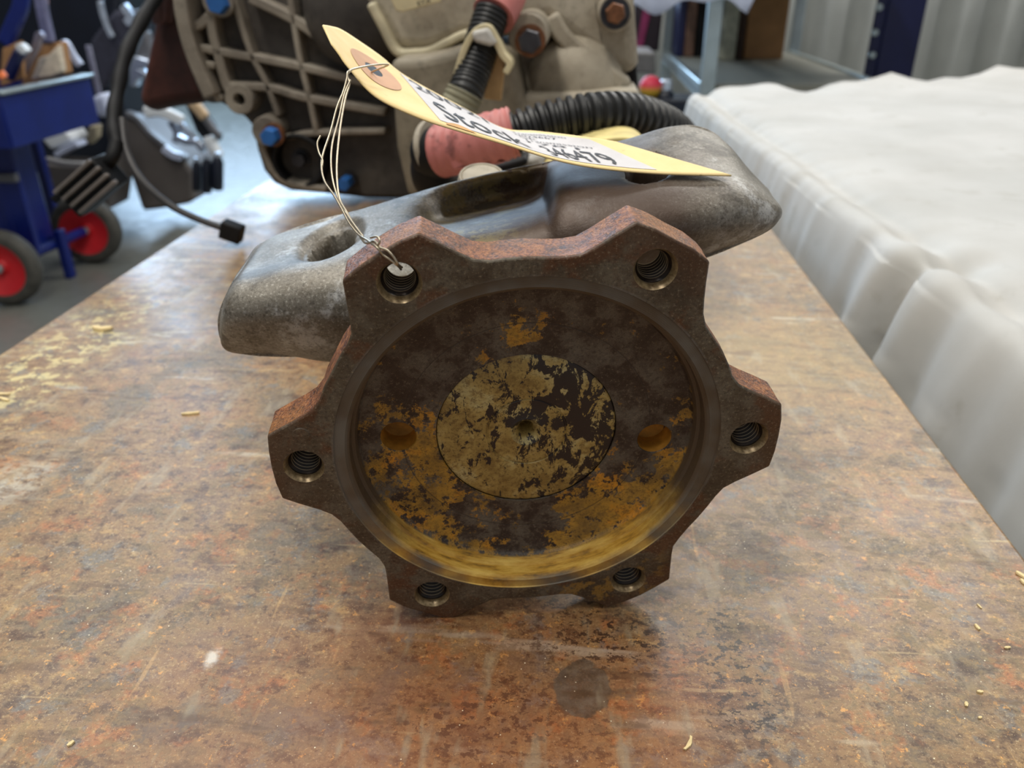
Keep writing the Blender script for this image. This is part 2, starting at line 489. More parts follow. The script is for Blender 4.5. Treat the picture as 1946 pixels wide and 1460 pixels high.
M_GREYBOARD = plain('grey_shelf_board', C(128, 128, 118), 0.55, var=0.12, scale=9)
M_CARDBOARD = plain('brown_cardboard', C(172, 128, 84), 0.8, var=0.15, scale=14)
M_NAVY = plain('navy_enamel', C(18, 24, 70), 0.4, var=0.2, scale=9)
M_WHITE = plain('white_plastic', C(226, 230, 232), 0.4, var=0.06, scale=8)
M_WALL = plain('white_corrugated_sheet', C(222, 224, 220), 0.30, 0.1, var=0.06, scale=5)
M_TUB = plain('taupe_plastic', C(92, 86, 82), 0.5, var=0.12, scale=8)
M_SHINY = plain('bright_tool_steel', C(196, 206, 220), 0.25, 0.7, var=0.2, scale=18)
M_DARKCAB = plain('dark_blue_black_enamel', C(14, 20, 34), 0.4, var=0.3, scale=4)
M_LAV = plain('bubble_wrap_film', C(196, 204, 226), 0.3, var=0.12, scale=20)
M_WOOD = plain('pale_wood_splinter', C(238, 214, 160), 0.8, var=0.12, scale=200)
M_GREY = plain('grey_enamel', C(98, 98, 102), 0.45, var=0.15, scale=8)

# ------------------------------------------------------------------ object helpers
WM = {}


def finish(name, me, mat, smooth=30):
    me.name = name
    for m in (mat if isinstance(mat, (list, tuple)) else [mat]):
        me.materials.append(m)
    if smooth:
        for p in me.polygons:
            p.use_smooth = True
        try:
            me.set_sharp_from_angle(angle=math.radians(smooth))
        except Exception:
            pass


def obj(name, bm, mat, parent=None, M=None, smooth=30, bevel=0.0, seg=2, solid=0.0):
    me = bpy.data.meshes.new(name)
    bmesh.ops.recalc_face_normals(bm, faces=bm.faces) if not getattr(bm, '_keep', False) else None
    bm.to_mesh(me)
    bm.free()
    return link_mesh(name, me, mat, parent, M, smooth, bevel, seg, solid)


def link_mesh(name, me, mat, parent=None, M=None, smooth=30, bevel=0.0, seg=2, solid=0.0):
    if parent is None and M is None:
        xs = [v.co for v in me.vertices]
        b = Vector(((min(v.x for v in xs) + max(v.x for v in xs)) / 2, (min(v.y for v in xs) + max(v.y for v in xs)) / 2, min(v.z for v in xs)))
        me.transform(Matrix.Translation(-b))
        M = Matrix.Translation(b)
    M = M or Matrix.Identity(4)
    finish(name, me, mat, smooth)
    o = bpy.data.objects.new(name, me)
    COL.objects.link(o)
    if parent is not None:
        o.parent = parent
        o.matrix_parent_inverse = WM[parent.name].inverted()
    o.matrix_basis = M
    WM[o.name] = M
    if solid:
        d = o.modifiers.new('solid', 'SOLIDIFY')
        d.thickness = abs(solid)
        d.offset = -1 if solid > 0 else 1
    if bevel:
        d = o.modifiers.new('bevel', 'BEVEL')
        d.width = bevel
        d.segments = seg
        d.limit_method = 'ANGLE'
        d.angle_limit = math.radians(40)
    return o


def tag(o, label, cat, group=None):
    o['label'] = label
    o['category'] = cat
    if group:
        o['group'] = group
    return o


def thing(name, loc, label, cat, group=None):
    o = bpy.data.objects.new(name, None)
    COL.objects.link(o)
    o.empty_display_size = 0.05
    o.location = loc
    WM[o.name] = Matrix.Translation(Vector(loc))
    return tag(o, label, cat, group)


def struct(o):
    o['kind'] = 'structure'
    return o


def add_box(bm, c, sx, sy, sz, R=None):
    vs = []
    R = R or Matrix.Identity(3)
    for i in (-1, 1):
        for j in (-1, 1):
            for k in (-1, 1):
                vs.append(bm.verts.new(Vector(c) + R @ Vector((i * sx / 2, j * sy / 2, k * sz / 2))))
    for f in ((0, 1, 3, 2), (4, 6, 7, 5), (0, 4, 5, 1), (2, 3, 7, 6), (0, 2, 6, 4), (1, 5, 7, 3)):
        bm.faces.new([vs[i] for i in f])
    return bm


def box(c, sx, sy, sz, R=None):
    return add_box(bmesh.new(), c, sx, sy, sz, R)


def frame_of(d):
    d = Vector(d).normalized()
    u = d.orthogonal().normalized()
    return u, d.cross(u), d


def add_lathe(bm, prof, o=(0, 0, 0), d=(0, 0, 1), seg=48, cap0=False, cap1=False, phase=0.0):
    """prof: list of (radius, height along d)"""
    u, v, d = frame_of(d)
    o = Vector(o)
    rings = []
    for r, h in prof:
        if r < 1e-7:
            rings.append([bm.verts.new(o + d * h)])
        else:
            rings.append([bm.verts.new(o + d * h + u * (r * math.cos(2 * pi * i / seg + phase)) + v * (r * math.sin(2 * pi * i / seg + phase))) for i in range(seg)])
    for a, b in zip(rings, rings[1:]):
        for i in range(seg):
            j = (i + 1) % seg
            q = [a[i % len(a)], a[j % len(a)], b[j % len(b)], b[i % len(b)]]
            q2 = []
            for x in q:
                if x not in q2:
                    q2.append(x)
            if len(q2) > 2:
                bm.faces.new(q2)
    if cap0 and len(rings[0]) > 2:
        bm.faces.new(rings[0])
    if cap1 and len(rings[-1]) > 2:
        bm.faces.new(rings[-1])
    return bm


def lathe(prof, o=(0, 0, 0), d=(0, 0, 1), seg=48, cap0=False, cap1=False, phase=0.0):
    return add_lathe(bmesh.new(), prof, o, d, seg, cap0, cap1, phase)


def crom(pts, n):
    """Catmull-Rom through pts, n steps for each span (pts: Vectors or floats)"""
    P = [pts[0] * 2 - pts[1]] + list(pts) + [pts[-1] * 2 - pts[-2]]
    out = []
    for i in range(1, len(P) - 2):
        a, b, c, d = P[i - 1:i + 3]
        for k in range(n):
            t = k / n
            out.append(((b * 2) + (c - a) * t + (a * 2 - b * 5 + c * 4 - d) * (t * t) + (b * 3 - a - c * 3 + d) * (t * t * t)) * 0.5)
    out.append(pts[-1])
    return out


def add_tube(bm, path, r, seg=10, cap=True):
    """r: number or list of radii along the path"""
    n = len(path)
    rs = r if isinstance(r, (list, tuple)) else [r] * n
    rings = []
    up = None
    for i, p in enumerate(path):
        t = (path[min(i + 1, n - 1)] - path[max(i - 1, 0)])
        if t.length < 1e-9:
            t = Vector((0, 0, 1))
        t.normalize()
        if up is None:
            up = t.orthogonal().normalized()
        up = (up - t * up.dot(t))
        up = up.normalized() if up.length > 1e-6 else t.orthogonal().normalized()
        v = t.cross(up)
        rings.append([bm.verts.new(p + up * (rs[i] * math.cos(2 * pi * k / seg)) + v * (rs[i] * math.sin(2 * pi * k / seg))) for k in range(seg)])
    for a, b in zip(rings, rings[1:]):
        for k in range(seg):
            bm.faces.new((a[k], a[(k + 1) % seg], b[(k + 1) % seg], b[k]))
    if cap:
        bm.faces.new(rings[0])
        bm.faces.new(rings[-1])
    return bm


def tube(path, r, seg=10, cap=True):
    return add_tube(bmesh.new(), path, r, seg, cap)


def corrugated(path, r, pitch, depth, seg=24):
    """ribbed conduit: resample by length and swing the radius"""
    L = [0.0]
    for a, b in zip(path, path[1:]):
        L.append(L[-1] + (b - a).length)
    tot = L[-1]
    step = pitch / 8.0
    pts, rs = [], []
    k = 0
    m = int(tot / step)
    for i in range(m + 1):
        s = i * step
        while k < len(L) - 2 and L[k + 1] < s:
            k += 1
        f = (s - L[k]) / max(1e-9, L[k + 1] - L[k])
        pts.append(path[k].lerp(path[k + 1], min(1, f)))
        ph = (s / pitch) % 1.0
        rs.append(r if 0.12 < ph < 0.62 else r - depth * (1 if (ph > 0.74) else 0.6))
    return tube(pts, rs, seg)


def prism(pts, ext):
    """closed polygon (Vectors) extruded by vector ext"""
    bm = bmesh.new()
    a = [bm.verts.new(p) for p in pts]
    b = [bm.verts.new(p + ext) for p in pts]
    bm.faces.new(a)
    bm.faces.new(list(reversed(b)))
    for i in range(len(a)):
        j = (i + 1) % len(a)
        bm.faces.new((a[i], b[i], b[j], a[j]))
    return bm


def ribbon(path, width, ext, nrm):
    """bar of given width following path in the plane with normal nrm, extruded by ext"""
    L, R = [], []
    n = len(path)
    for i, p in enumerate(path):
        t = (path[min(i + 1, n - 1)] - path[max(i - 1, 0)]).normalized()
        s = t.cross(nrm).normalized() * (width / 2)
        L.append(p + s)
        R.append(p - s)
    return prism(L + list(reversed(R)), ext)


def P(px, Y):
    return [aty(x, y, Y) for x, y in px]


YV = Vector((0, 1, 0))

# ================================================================== STRUCTURE
FZ = -0.85
o = obj('floor', box((0, 4, FZ - 0.05), 14, 14, 0.1), M_FLOOR, smooth=0)
struct(o)
# corrugated outer wall behind the rack
bm = bmesh.new()
prev = None
x = -6.0
i = 0
prof = []
while x < 6.0:
    ph = i % 4
    prof.append((x, 0.0 if ph in (0, 1) else 0.035))
    x += (0.075, 0.035, 0.075, 0.035)[ph]
    i += 1
for (x, dy) in prof:
    cur = (bm.verts.new((x, 4.55 + dy, FZ)), bm.verts.new((x, 4.55 + dy, 2.6)))
    if prev:
        bm.faces.new((prev[0], cur[0], cur[1], prev[1]))
    prev = cur
bm.faces.ensure_lookup_table()
keep = [f for f in bm.faces if f.calc_center_median().x > 0.05]
bmesh.ops.delete(bm, geom=[f for f in bm.faces if f not in keep], context='FACES')
o = obj('wall_right', bm, M_WALL, smooth=25, solid=0.002)
struct(o)
o = obj('wall_back', box((-3.0, 10.5, 0.9), 12, 0.1, 3.5), M_GREY, smooth=0)
struct(o)
o = obj('wall_left', box((-5.2, 5.0, 0.9), 0.1, 12, 3.5), M_GREY, smooth=0)
struct(o)

# ================================================================== RUSTY WORKBENCH
wb = thing('workbench', (-0.0975, 0.75, FZ), 'steel workbench with a rust-mottled brown plate top carrying the gearbox', 'workbench')
bm = box((-0.0975, 0.60, -0.006), 0.645, 1.40, 0.012)
obj('tabletop', bm, M_TABLE, wb, bevel=0.002)
for sx in (-0.37, 0.175):
    for sy in (-0.02, 1.22):
        obj('leg', box((sx, sy, (FZ - 0.012) / 2), 0.05, 0.05, -FZ - 0.0125), M_GREY, wb, bevel=0.004)
for sx in (-0.37, 0.175):
    obj('side_rail', box((sx, 0.60, -0.0425), 0.04, 1.19, 0.06), M_GREY, wb, bevel=0.004)

# ================================================================== GEARBOX
gb = thing('gearbox', (FC.x - 0.05, 0.62, 0.0), 'rusty and grey cast gearbox with a six-lobed output flange lying on the workbench', 'gearbox')

# ---- output flange
LIP = 0.0735
TH = 0.0165


def outline():
    pts = []
    for k in range(6):
        a0 = 60 * k
        seq = [(-30, 0.0803), (-25, 0.0803), (-21, 0.0806), (-17.6, 0.0822), (-15.0, 0.0855), (-11.8, 0.0910), (-8.9, 0.0968), (-4.5, 0.0970), (0, 0.0970), (4.5, 0.0970), (8.9, 0.0968), (11.8, 0.0910), (15.0, 0.0855), (17.6, 0.0822), (21, 0.0806), (25, 0.0803)]
        for a, r in seq:
            t = math.radians(a0 + a)
            r = r + 0.0006 * (noise.noise(Vector((math.cos(t) * 9, math.sin(t) * 9, 3.1))))
            pts.append((r * math.cos(t), r * math.sin(t)))
    return pts


def circ(cx, cy, r, n=40):
    return [(cx + r * math.cos(2 * pi * i / n), cy + r * math.sin(2 * pi * i / n)) for i in range(n)]


def inside(p, poly):
    c = False
    j = len(poly) - 1
    for i in range(len(poly)):
        a, b = poly[i], poly[j]
        if (a[1] > p[1]) != (b[1] > p[1]) and p[0] < (b[0] - a[0]) * (p[1] - a[1]) / (b[1] - a[1]) + a[0]:
            c = not c
        j = i
    return c


def plate(bm, outer, holes, z):
    """triangulated flat plate with holes; returns dict of 2D -> vert"""
    verts, edges = [], []
    for loop in [outer] + holes:
        s = len(verts)
        verts += [Vector(p) for p in loop]
        edges += [(s + i, s + (i + 1) % len(loop)) for i in range(len(loop))]
    v2, e2, f2, ov, oe, of = delaunay_2d_cdt(verts, edges, [], 0, 1e-7)
    bv = [bm.verts.new((p.x, p.y, z)) for p in v2]
    for f in f2:
        c = sum((v2[i] for i in f), Vector((0, 0))) / len(f)
        if inside(c, outer) and not any(inside(c, h) for h in holes):
            bm.faces.new([bv[i] for i in f])
    loops = []
    for k, loop in enumerate([outer] + holes):
        s = sum(len(l) for l in ([outer] + holes)[:k])
        loops.append([bv[next(i for i, src in enumerate(ov) if (s + q) in src)] for q in range(len(loop))])
    return loops


def bridge(bm, a, b):
    n = len(a)
    for i in range(n):
        j = (i + 1) % n
        try:
            bm.faces.new((a[i], a[j], b[j], b[i]))
        except ValueError:
            pass


OUT = outline()
HC = [(0.085 * math.cos(math.radians(60 * k)), 0.085 * math.sin(math.radians(60 * k))) for k in range(6)]
bm = bmesh.new()
front = plate(bm, OUT, [circ(0, 0, LIP, 120)] + [circ(x, y, 0.0076, 36) for x, y in HC], 0.0)
back = plate(bm, OUT, [circ(0, 0, LIP, 120)] + [circ(x, y, 0.0061, 36) for x, y in HC], -TH)
# outer side with an uneven mid ring
mids = []
for zf in (0.3, 0.62):
    ring = []
    for i, p in enumerate(OUT):
        k = 1 + 0.004 * noise.noise(Vector((p[0] * 160, p[1] * 160, zf * 6)))
        ring.append(bm.verts.new((p[0] * k, p[1] * k, -TH * zf)))
    mids.append(ring)
bridge(bm, front[0], mids[0])
bridge(bm, mids[0], mids[1])
bridge(bm, mids[1], back[0])
# closing back of the rim
bridge(bm, back[1], [bm.verts.new((px, py, -TH - 0.004)) for px, py in circ(0, 0, 0.066, 120)])
bmesh.ops.remove_doubles(bm, verts=bm.verts, dist=1e-7)
flange = obj('output_flange', bm, M_FLANGE, gb, M=FMAT, smooth=35, bevel=0.0007)
flange['label'] = 'rusty six-lobed output flange with threaded holes'

# threaded bores
n = N('threaded_bore_steel')
zz = n.sep()[2]
f = n.noise(260, 4, 0.7)
dark = n.ramp(f, [(0.35, C(44, 34, 27)), (0.6, C(96, 76, 54))])
lite = n.ramp(f, [(0.35, C(104, 84, 56)), (0.6, C(168, 146, 108))])
crest = n.step(n.math('SINE', n.math('MULTIPLY_ADD', zz, 2 * pi / 0.0019, 2 * pi * 0.0046 / 0.0019 + pi / 2)), 0.70, 0.95)  # worn thread crests, their metal glint painted in as pale lines
dark = n.mix(crest, n.ramp(f, [(0.35, C(22, 16, 13)), (0.6, C(52, 38, 26))]), C(150, 132, 104))
M_THREAD = n.done(n.mix(n.step(zz, -0.0034, -0.0022), dark, lite), 0.30, 0.35)
prof = [(0.0077, 0.0), (0.0070, -0.0010), (0.0064, -0.0022), (0.0062, -0.0034)]
z = -0.0046
while z > -TH:
    prof += [(0.0052, z), (0.0062, z - 0.0010)]
    z -= 0.0019
prof += [(0.0061, -TH)]
me = bpy.data.meshes.new('threaded_hole')
b2 = lathe(prof, seg=36)
bmesh.ops.recalc_face_normals(b2, faces=b2.faces)
bmesh.ops.reverse_faces(b2, faces=b2.faces)
b2.to_mesh(me)
b2.free()
finish('threaded_hole', me, M_THREAD, 25)
for x, y in HC:
    o = bpy.data.objects.new('threaded_hole', me)
    COL.objects.link(o)
    o.parent = flange
    o.location = (x, y, 0)
    WM[o.name] = FMAT @ Matrix.Translation((x, y, 0))

# dished recess
FD = -0.0128
RF = 0.0640
bm = bmesh.new()
prof = [(0.0736, 0.0), (0.0732, -0.0005), (0.0702, -0.0006), (0.0694, -0.0004), (0.0685, -0.0014), (0.0678, -0.0020), (0.0674, -0.0068), (0.0668, -0.0074), (0.0662, -0.0076), (0.0656, -0.0108), (0.0650, -0.0121), (RF, FD)]
add_lathe(bm, prof, seg=120)
HF = [ats(757, 831, -FD), ats(1244, 834, -FD)]
HF = [(FMAT.inverted() @ p) for p in HF]
R_HUB = 0.0357
loops = plate(bm, circ(0, 0, RF, 120), [circ(0, 0, R_HUB, 96)] + [circ(p.x, p.y, 0.0072, 40) for p in HF], FD)
bridge(bm, loops[1], [bm.verts.new((px, py, FD - 0.0008)) for px, py in circ(0, 0, R_HUB - 0.0002, 96)])
for k, p in enumerate(HF):
    ring = [bm.verts.new((px, py, FD - 0.0004)) for px, py in circ(p.x, p.y, 0.0069, 40)]
    bridge(bm, loops[2 + k], ring)
bmesh.ops.remove_doubles(bm, verts=bm.verts, dist=1e-7)
recess = obj('recess', bm, M_RECESS, flange, M=FMAT, smooth=40)
recess['label'] = 'dished centre with ochre paint remains and dark stains'
M_OCHRE = plain('ochre_primer', C(176, 124, 44), 0.5, var=0.5, scale=120, bump=0.3)
for p in HF:
    b2 = lathe([(0.0071, FD - 0.0003), (0.0069, FD - 0.001), (0.0068, FD - 0.010), (0, FD - 0.011)], (p.x, p.y, 0), seg=36)
    obj('relief_hole', b2, M_OCHRE, flange, M=FMAT)
# hub disc
prof = [(0.0, -0.014), (0.0029, -0.014), (0.0031, -0.0034), (0.0050, -0.0010), (0.0056, -0.0003), (0.0064, 0.0002), (0.0070, -0.0001), (0.0150, -0.0001), (0.0153, -0.0005), (0.0158, -0.0005), (0.0161, 0.0), (0.0220, 0.0002), (0.0340, -0.0002), (0.0352, -0.0007), (0.0356, -0.0016)]
bm = lathe([(r, FD + z - 0.0002) for r, z in prof], seg=96)
hub = obj('hub_disc', bm, M_HUB, flange, M=FMAT, smooth=40)
hub['label'] = 'ochre hub disc with dark flaked paint and a centre drilling'
# punch mark on the left lobe
p = FMAT.inverted() @ ats(572, 827, 0)
bm = lathe([(0.0, 0.0002), (0.0022, 0.0003), (0.0030, 0.00035), (0.0034, -0.0002)], (p.x, p.y, 0.0), seg=24)
obj('punch_mark', bm, M_FLANGE, flange, M=FMAT)
# neck and shaft housing behind the flange
bm = lathe([(0.062, -0.0165), (0.058, -0.024), (0.040, -0.034), (0.036, -0.075), (0.044, -0.085), (0.044, -0.15), (0, -0.15)], seg=64)
obj('output_shaft_housing', bm, M_BELL, gb, M=FMAT, smooth=35)
path = crom([FC - FN * 0.10 - FY * 0.01, Vector((-0.035, 0.48, 0.066)), Vector((-0.06, 0.66, 0.058)), Vector((-0.08, 0.95, 0.062))], 8)
obj('lower_shaft_tunnel', tube(path, [0.040 + 0.014 * i / (len(path) - 1) for i in range(len(path))], 32), M_CASE, gb, smooth=60)

# ---- mounting bracket (cast wings)
cols = [
    [(427, 640, .100), (428, 603, .098), (446, 552, .104), (474, 508, .128), (500, 470, .152)],
    [(427, 640, .085), (428, 600, .080), (447, 550, .085), (475, 505, .112), (502, 469, .143)],
    [(445, 661, .083), (455, 604, .073), (478, 546, .081), (505, 500, .110), (532, 453, .146)],
    [(560, 668, .080), (560, 602, .069), (565, 530, .080), (580, 480, .112), (608, 428, .150)],
    [(650, 676, .078), (655, 600, .067), (652, 516, .080), (680, 455, .114), (706, 400, .152)],
    [(760, 665, .078), (765, 590, .067), (762, 496, .080), (780, 430, .118), (800, 372, .152)],
    [(850, 640, .078), (855, 560, .068), (850, 468, .081), (858, 412, .142), (872, 352, .154)],
    [(950, 610, .078), (950, 530, .068), (950, 446, .083), (948, 392, .150), (950, 334, .158)],
    [(1040, 580, .078), (1040, 500, .068), (1036, 424, .083), (1030, 372, .148), (1026, 320, .160)],
    [(1095, 555, .078), (1090, 480, .066), (1078, 398, .080), (1070, 345, .116), (1076, 306, .158)],
    [(1200, 520, .078), (1200, 460, .064), (1200, 385, .076), (1195, 330, .108), (1184, 276, .150)],
    [(1300, 492, .078), (1305, 437, .066), (1310, 372, .078), (1300, 308, .110), (1284, 248, .148)],
    [(1400, 456, .080), (1402, 415, .072), (1400, 365, .082), (1385, 318, .108), (1352, 260, .143)],
    [(1456, 431, .083), (1459, 409, .078), (1446, 376, .086), (1430, 350, .108), (1405, 316, .135)],
    [(1472, 413, .088), (1476, 403, .085), (1468, 389, .092), (1459, 376, .110), (1444, 359, .130)],
    [(1472, 413, .105), (1476, 403, .104), (1468, 389, .110), (1459, 376, .125), (1444, 359, .142)],
]
NU, NV = 28, 28
colcurves = []
for c in cols:
    pts = [ats(x, y, s) for x, y, s in c]
    lip = pts[0] + FN * 0.0012 - FY * 0.0016
    under = pts[0] - FN * 0.008 - FY * 0.001
    drop = pts[-1] - FN * 0.006 - FY * 0.010
    colcurves.append(crom([under, pts[0]] + pts[1:] + [drop], NV))
rows = [crom([colcurves[k][j] for k in range(len(cols))], NU) for j in range(len(colcurves[0]))]
nu, nv = len(rows[0]), len(rows)


def slotmask(u, v, uc, vc, ru, rv):
    d = math.hypot((u - uc) / ru, (v - vc) / rv)
    t = max(0.0, min(1.0, (1.0 - d) / 0.26))
    return t * t * (3 - 2 * t)


grid = [[rows[j][i].copy() for i in range(nu)] for j in range(nv)]
for j in range(nv):
    for i in range(nu):
        u, v = i / NU, j / NV
        a = rows[j][min(i + 1, nu - 1)] - rows[j][max(i - 1, 0)]
        b = rows[min(j + 1, nv - 1)][i] - rows[max(j - 1, 0)][i]
        nrm = a.cross(b)
        if nrm.length < 1e-12:
            continue
        nrm.normalize()
        if nrm.dot(CAM - rows[j][i]) < 0:
            nrm = -nrm
        h = slotmask(u, v, 3.48, 4.02, 0.50, 0.50) * 0.026 + slotmask(u, v, 10.35, 3.88, 0.46, 0.52) * 0.018
        rim = slotmask(u, v, 3.48, 4.02, 0.72, 0.74) * 0.003
        grid[j][i] = rows[j][i] - nrm * (h + rim) + nrm * 0.0009 * noise.noise(rows[j][i] * 45)
bm = bmesh.new()
vs = [[bm.verts.new(p) for p in r] for r in grid]
for j in range(nv - 1):
    for i in range(nu - 1):
        bm.faces.new((vs[j][i], vs[j][i + 1], vs[j + 1][i + 1], vs[j + 1][i]))
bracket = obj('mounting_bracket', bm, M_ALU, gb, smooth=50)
bracket['label'] = 'grey cast aluminium mounting bracket with slotted wings'
d = bracket.modifiers.new('solid', 'SOLIDIFY')
d.thickness = 0.004
d.offset = 0
# centre web tying the bracket to the shaft housing
bm = box((0, 0, 0), 0.11, 0.05, 0.05)
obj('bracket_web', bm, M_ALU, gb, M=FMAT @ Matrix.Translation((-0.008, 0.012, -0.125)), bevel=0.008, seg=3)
bm = lathe([(0.0, 0.0), (0.0105, 0.0), (0.0112, -0.0008), (0.0118, 0.0), (0.0125, 0.0), (0.0135, -0.003), (0.014, -0.03)], ats(915, 333, 0.200), (FY + FN * 0.25).normalized(), seg=32)
o = obj('core_plug', bm, M_CASE, gb)
# ---- bell housing (left, ribbed)
YB = 0.965
bell_px = [(330, -60), (328, 0), (333, 30), (339, 69), (348, 100), (358, 123), (370, 160), (384, 190), (395, 198), (418, 196), (436, 206), (464, 223), (479, 240), (487, 283), (500, 324), (520, 349), (551, 363), (615, 369), (700, 386), (760, 388), (860, 380), (860, 100), (760, -40), (700, -160), (560, -190), (420, -150)]
pts = [p if p.z > 0.003 else Vector((p.x, p.y, 0.003)) for p in P(bell_px, YB + 0.022)]
bell = obj('bell_housing', prism(pts, YV * 0.05), M_BELL, gb, bevel=0.006, seg=3)
bell['label'] = 'dark ribbed bell housing casting'


def brib(px, wd, name='rib', y0=None, dep=0.026, m=None, par=None):
    y = y0 if y0 is not None else YB
    return obj(name, ribbon(crom(P(px, y), 4), wd, YV * dep, YV), m or M_RIM, par or bell, bevel=0.002)


brib([(347, -60), (341, 0), (352, 65), (371, 122), (398, 184)], 0.016, 'rim_flange', YB - 0.012, 0.04)
brib([(398, -60), (398, 0), (402, 60), (412, 100), (428, 160), (446, 185)], 0.011)
brib([(362, 52), (380, 46), (396, 30)], 0.010)
brib([(352, 92), (380, 92), (423, 100), (487, 111), (577, 129), (731, 168)], 0.009)
brib([(366, 119), (385, 122), (408, 126)], 0.008)
brib([(433, 164), (513, 168), (577, 186), (731, 214)], 0.009)
brib([(541, 262), (600, 254), (731, 250)], 0.007)
brib([(472, -4), (551, 34), (615, 78), (640, 92)], 0.011)
brib([(436, -30), (443, 0), (474, 98), (505, 159), (528, 222)], 0.007)
brib([(549, -30), (551, 0), (567, 103), (585, 180), (601, 254)], 0.007)
brib([(487, 240), (500, 290), (520, 330), (555, 352), (620, 360)], 0.008, 'rim_flange', YB - 0.004, 0.03)
brib([(384, 130), (398, 165), (418, 192)], 0.009)


def boss(px, py, rpx, y0, dep, hole=None, m=None, par=None, name='boss'):
    k = (aty(px + 1, py, y0) - aty(px, py, y0)).length
    c = aty(px, py, y0)
    r = rpx * k
    if hole:
        h = hole * k
        pr = [(h, dep * 0.9), (h, 0.001), (h * 1.06, 0.0), (r * 0.96, 0.0), (r, 0.001), (r * 1.06, dep)]
    else:
        pr = [(0, 0), (r * 0.94, 0.0), (r, 0.0015), (r * 1.06, dep)]
    return obj(name, lathe(pr, c, (0, 1, 0), seg=28), m or M_RIM, par or bell)


def hexbolt(px, py, rpx, y0, dep, m, par, collar=1.25, tip=None):
    k = (aty(px + 1, py, y0) - aty(px, py, y0)).length
    c = aty(px, py, y0)
    r = rpx * k
    bm = lathe([(0, 0), (r * 0.92, 0), (r, dep * 0.15), (r, dep)], c, (0, 1, 0), seg=6)
    o = obj('bolt', bm, m, par, smooth=0, bevel=0.0006)
    bm = lathe([(r * 0.9, dep * 0.7), (r * collar, dep * 0.7), (r * collar, dep), (r * 0.9, dep)], c, (0, 1, 0), seg=24)
    obj('washer', bm, M_DARKBOLT if tip is None else tip, par)
    return o


boss(454, 189, 27, YB - 0.006, 0.03, 11)
boss(505, 250, 27, YB - 0.012, 0.036)
hexbolt(509, 262, 17, YB - 0.035, 0.024, M_BOLTBLUE, bell, tip=M_RUSTBOLT)
boss(409, 2, 26, YB - 0.006, 0.03)
hexbolt(409, 6, 20, YB - 0.022, 0.018, M_BOLTBLUE, bell, tip=M_RIM)
hexbolt(652, 352, 13, YB - 0.012, 0.03, M_BOLTBLUE, bell, tip=M_DARKBOLT)
boss(566, 308, 50, YB - 0.004, 0.026, 42, M_BLACK, name='bore_ring')
hexbolt(566, 306, 14, YB + 0.006, 0.016, M_DARKBOLT, bell)
bm = lathe([(0, 0.0), (0.03, 0.001), (0.05, 0.008), (0.062, 0.02), (0.066, 0.05)], aty(672, 20, 0.945), (0, 1, 0), seg=40)
obj('cover_dome', bm, M_BELL, bell, smooth=60)
# red-brown input casting and clutch cover behind the rim
bm = prism(P([(255, 205), (290, 214), (330, 205), (400, 196), (380, 100), (352, -40), (300, -60), (285, 60)], 1.06), YV * 0.16)
o = obj('input_casting', bm, M_MAROON, gb, bevel=0.02, seg=4)
o['label'] = 'dark red-brown input casting behind the bell housing rim'
bm = tube(crom(P([(300, -20), (304, 20), (306, 45)], 1.05), 6), 0.010, 12)
obj('lug', bm, M_MAROON, o)
bm = tube(crom(P([(318, -20), (318, 22), (316, 40)], 1.05), 6), 0.008, 12)
obj('lug', bm, M_MAROON, o)

# ---- main case (pale)
case = obj('main_case', prism(P([(690, -120), (694, 0), (722, 40), (750, 96), (816, 98), (880, 72), (960, 70), (1040, 40), (1195, 150), (1214, 120), (1206, 0), (1190, -120), (950, -180)], 0.885), YV * 0.16), M_CASE, gb, bevel=0.014, seg=4)
case['label'] = 'pale grey cast main case'
pts = P([(739, 112), (800, 108), (852, 96), (890, 82), (975, 100), (1000, 210), (1000, 330), (880, 372), (775, 380), (752, 280)], 0.825)
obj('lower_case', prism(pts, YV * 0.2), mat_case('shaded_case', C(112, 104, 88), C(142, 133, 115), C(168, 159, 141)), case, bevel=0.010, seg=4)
pts = [p if p.z > 0.004 else Vector((p.x, p.y, 0.004)) for p in P([(985, 60), (1070, 70), (1150, 140), (1196, 165), (1206, 240), (1240, 330), (1240, 420), (985, 420)], 0.90)]
obj('right_case', prism(pts, YV * 0.14), M_RIM, case, bevel=0.012, seg=4)
obj('gasket_seam', ribbon(crom(P([(702, 6), (724, 48), (752, 98), (784, 102), (816, 98), (852, 80), (884, 66), (920, 66)], 0.872), 5), 0.009, YV * 0.03, YV), plain('pale_sealant', C(196, 186, 156), 0.6), case, bevel=0.003)
obj('fin', ribbon(crom(P([(1046, 30), (1070, 70), (1120, 115), (1192, 168)], 0.872), 5), 0.017, YV * 0.05, YV), M_CASE, case, bevel=0.004, seg=3)
obj('fin', ribbon(crom(P([(1128, -30), (1140, 60), (1160, 120), (1190, 160)], 0.885), 5), 0.008, YV * 0.03, YV), M_CASE, case, bevel=0.003)
obj('fin', ribbon(crom(P([(1034, 116), (1078, 110), (1086, 150)], 0.882), 5), 0.004, YV * 0.03, YV), M_CASE, case, bevel=0.001)
obj('flange_ledge', ribbon(crom(P([(960, 206), (1040, 200), (1120, 196), (1215, 190)], 0.84), 5), 0.020, YV * 0.09, YV), M_CASE, case, bevel=0.005, seg=3)
obj('bulge', lathe([(0, 0), (0.02, 0.003), (0.04, 0.012), (0.052, 0.03), (0.056, 0.07)], aty(1092, 176, 0.858), (0, 1, 0), seg=36), M_CASE, case, smooth=60)
boss(1003, 66, 38, 0.80, 0.10, m=M_CASE, par=case)
hexbolt(1006, 80, 23, 0.782, 0.02, M_DARKBOLT, case, 1.3, M_RUSTBOLT)
boss(1170, 24, 34, 0.86, 0.06, m=M_CASE, par=case)
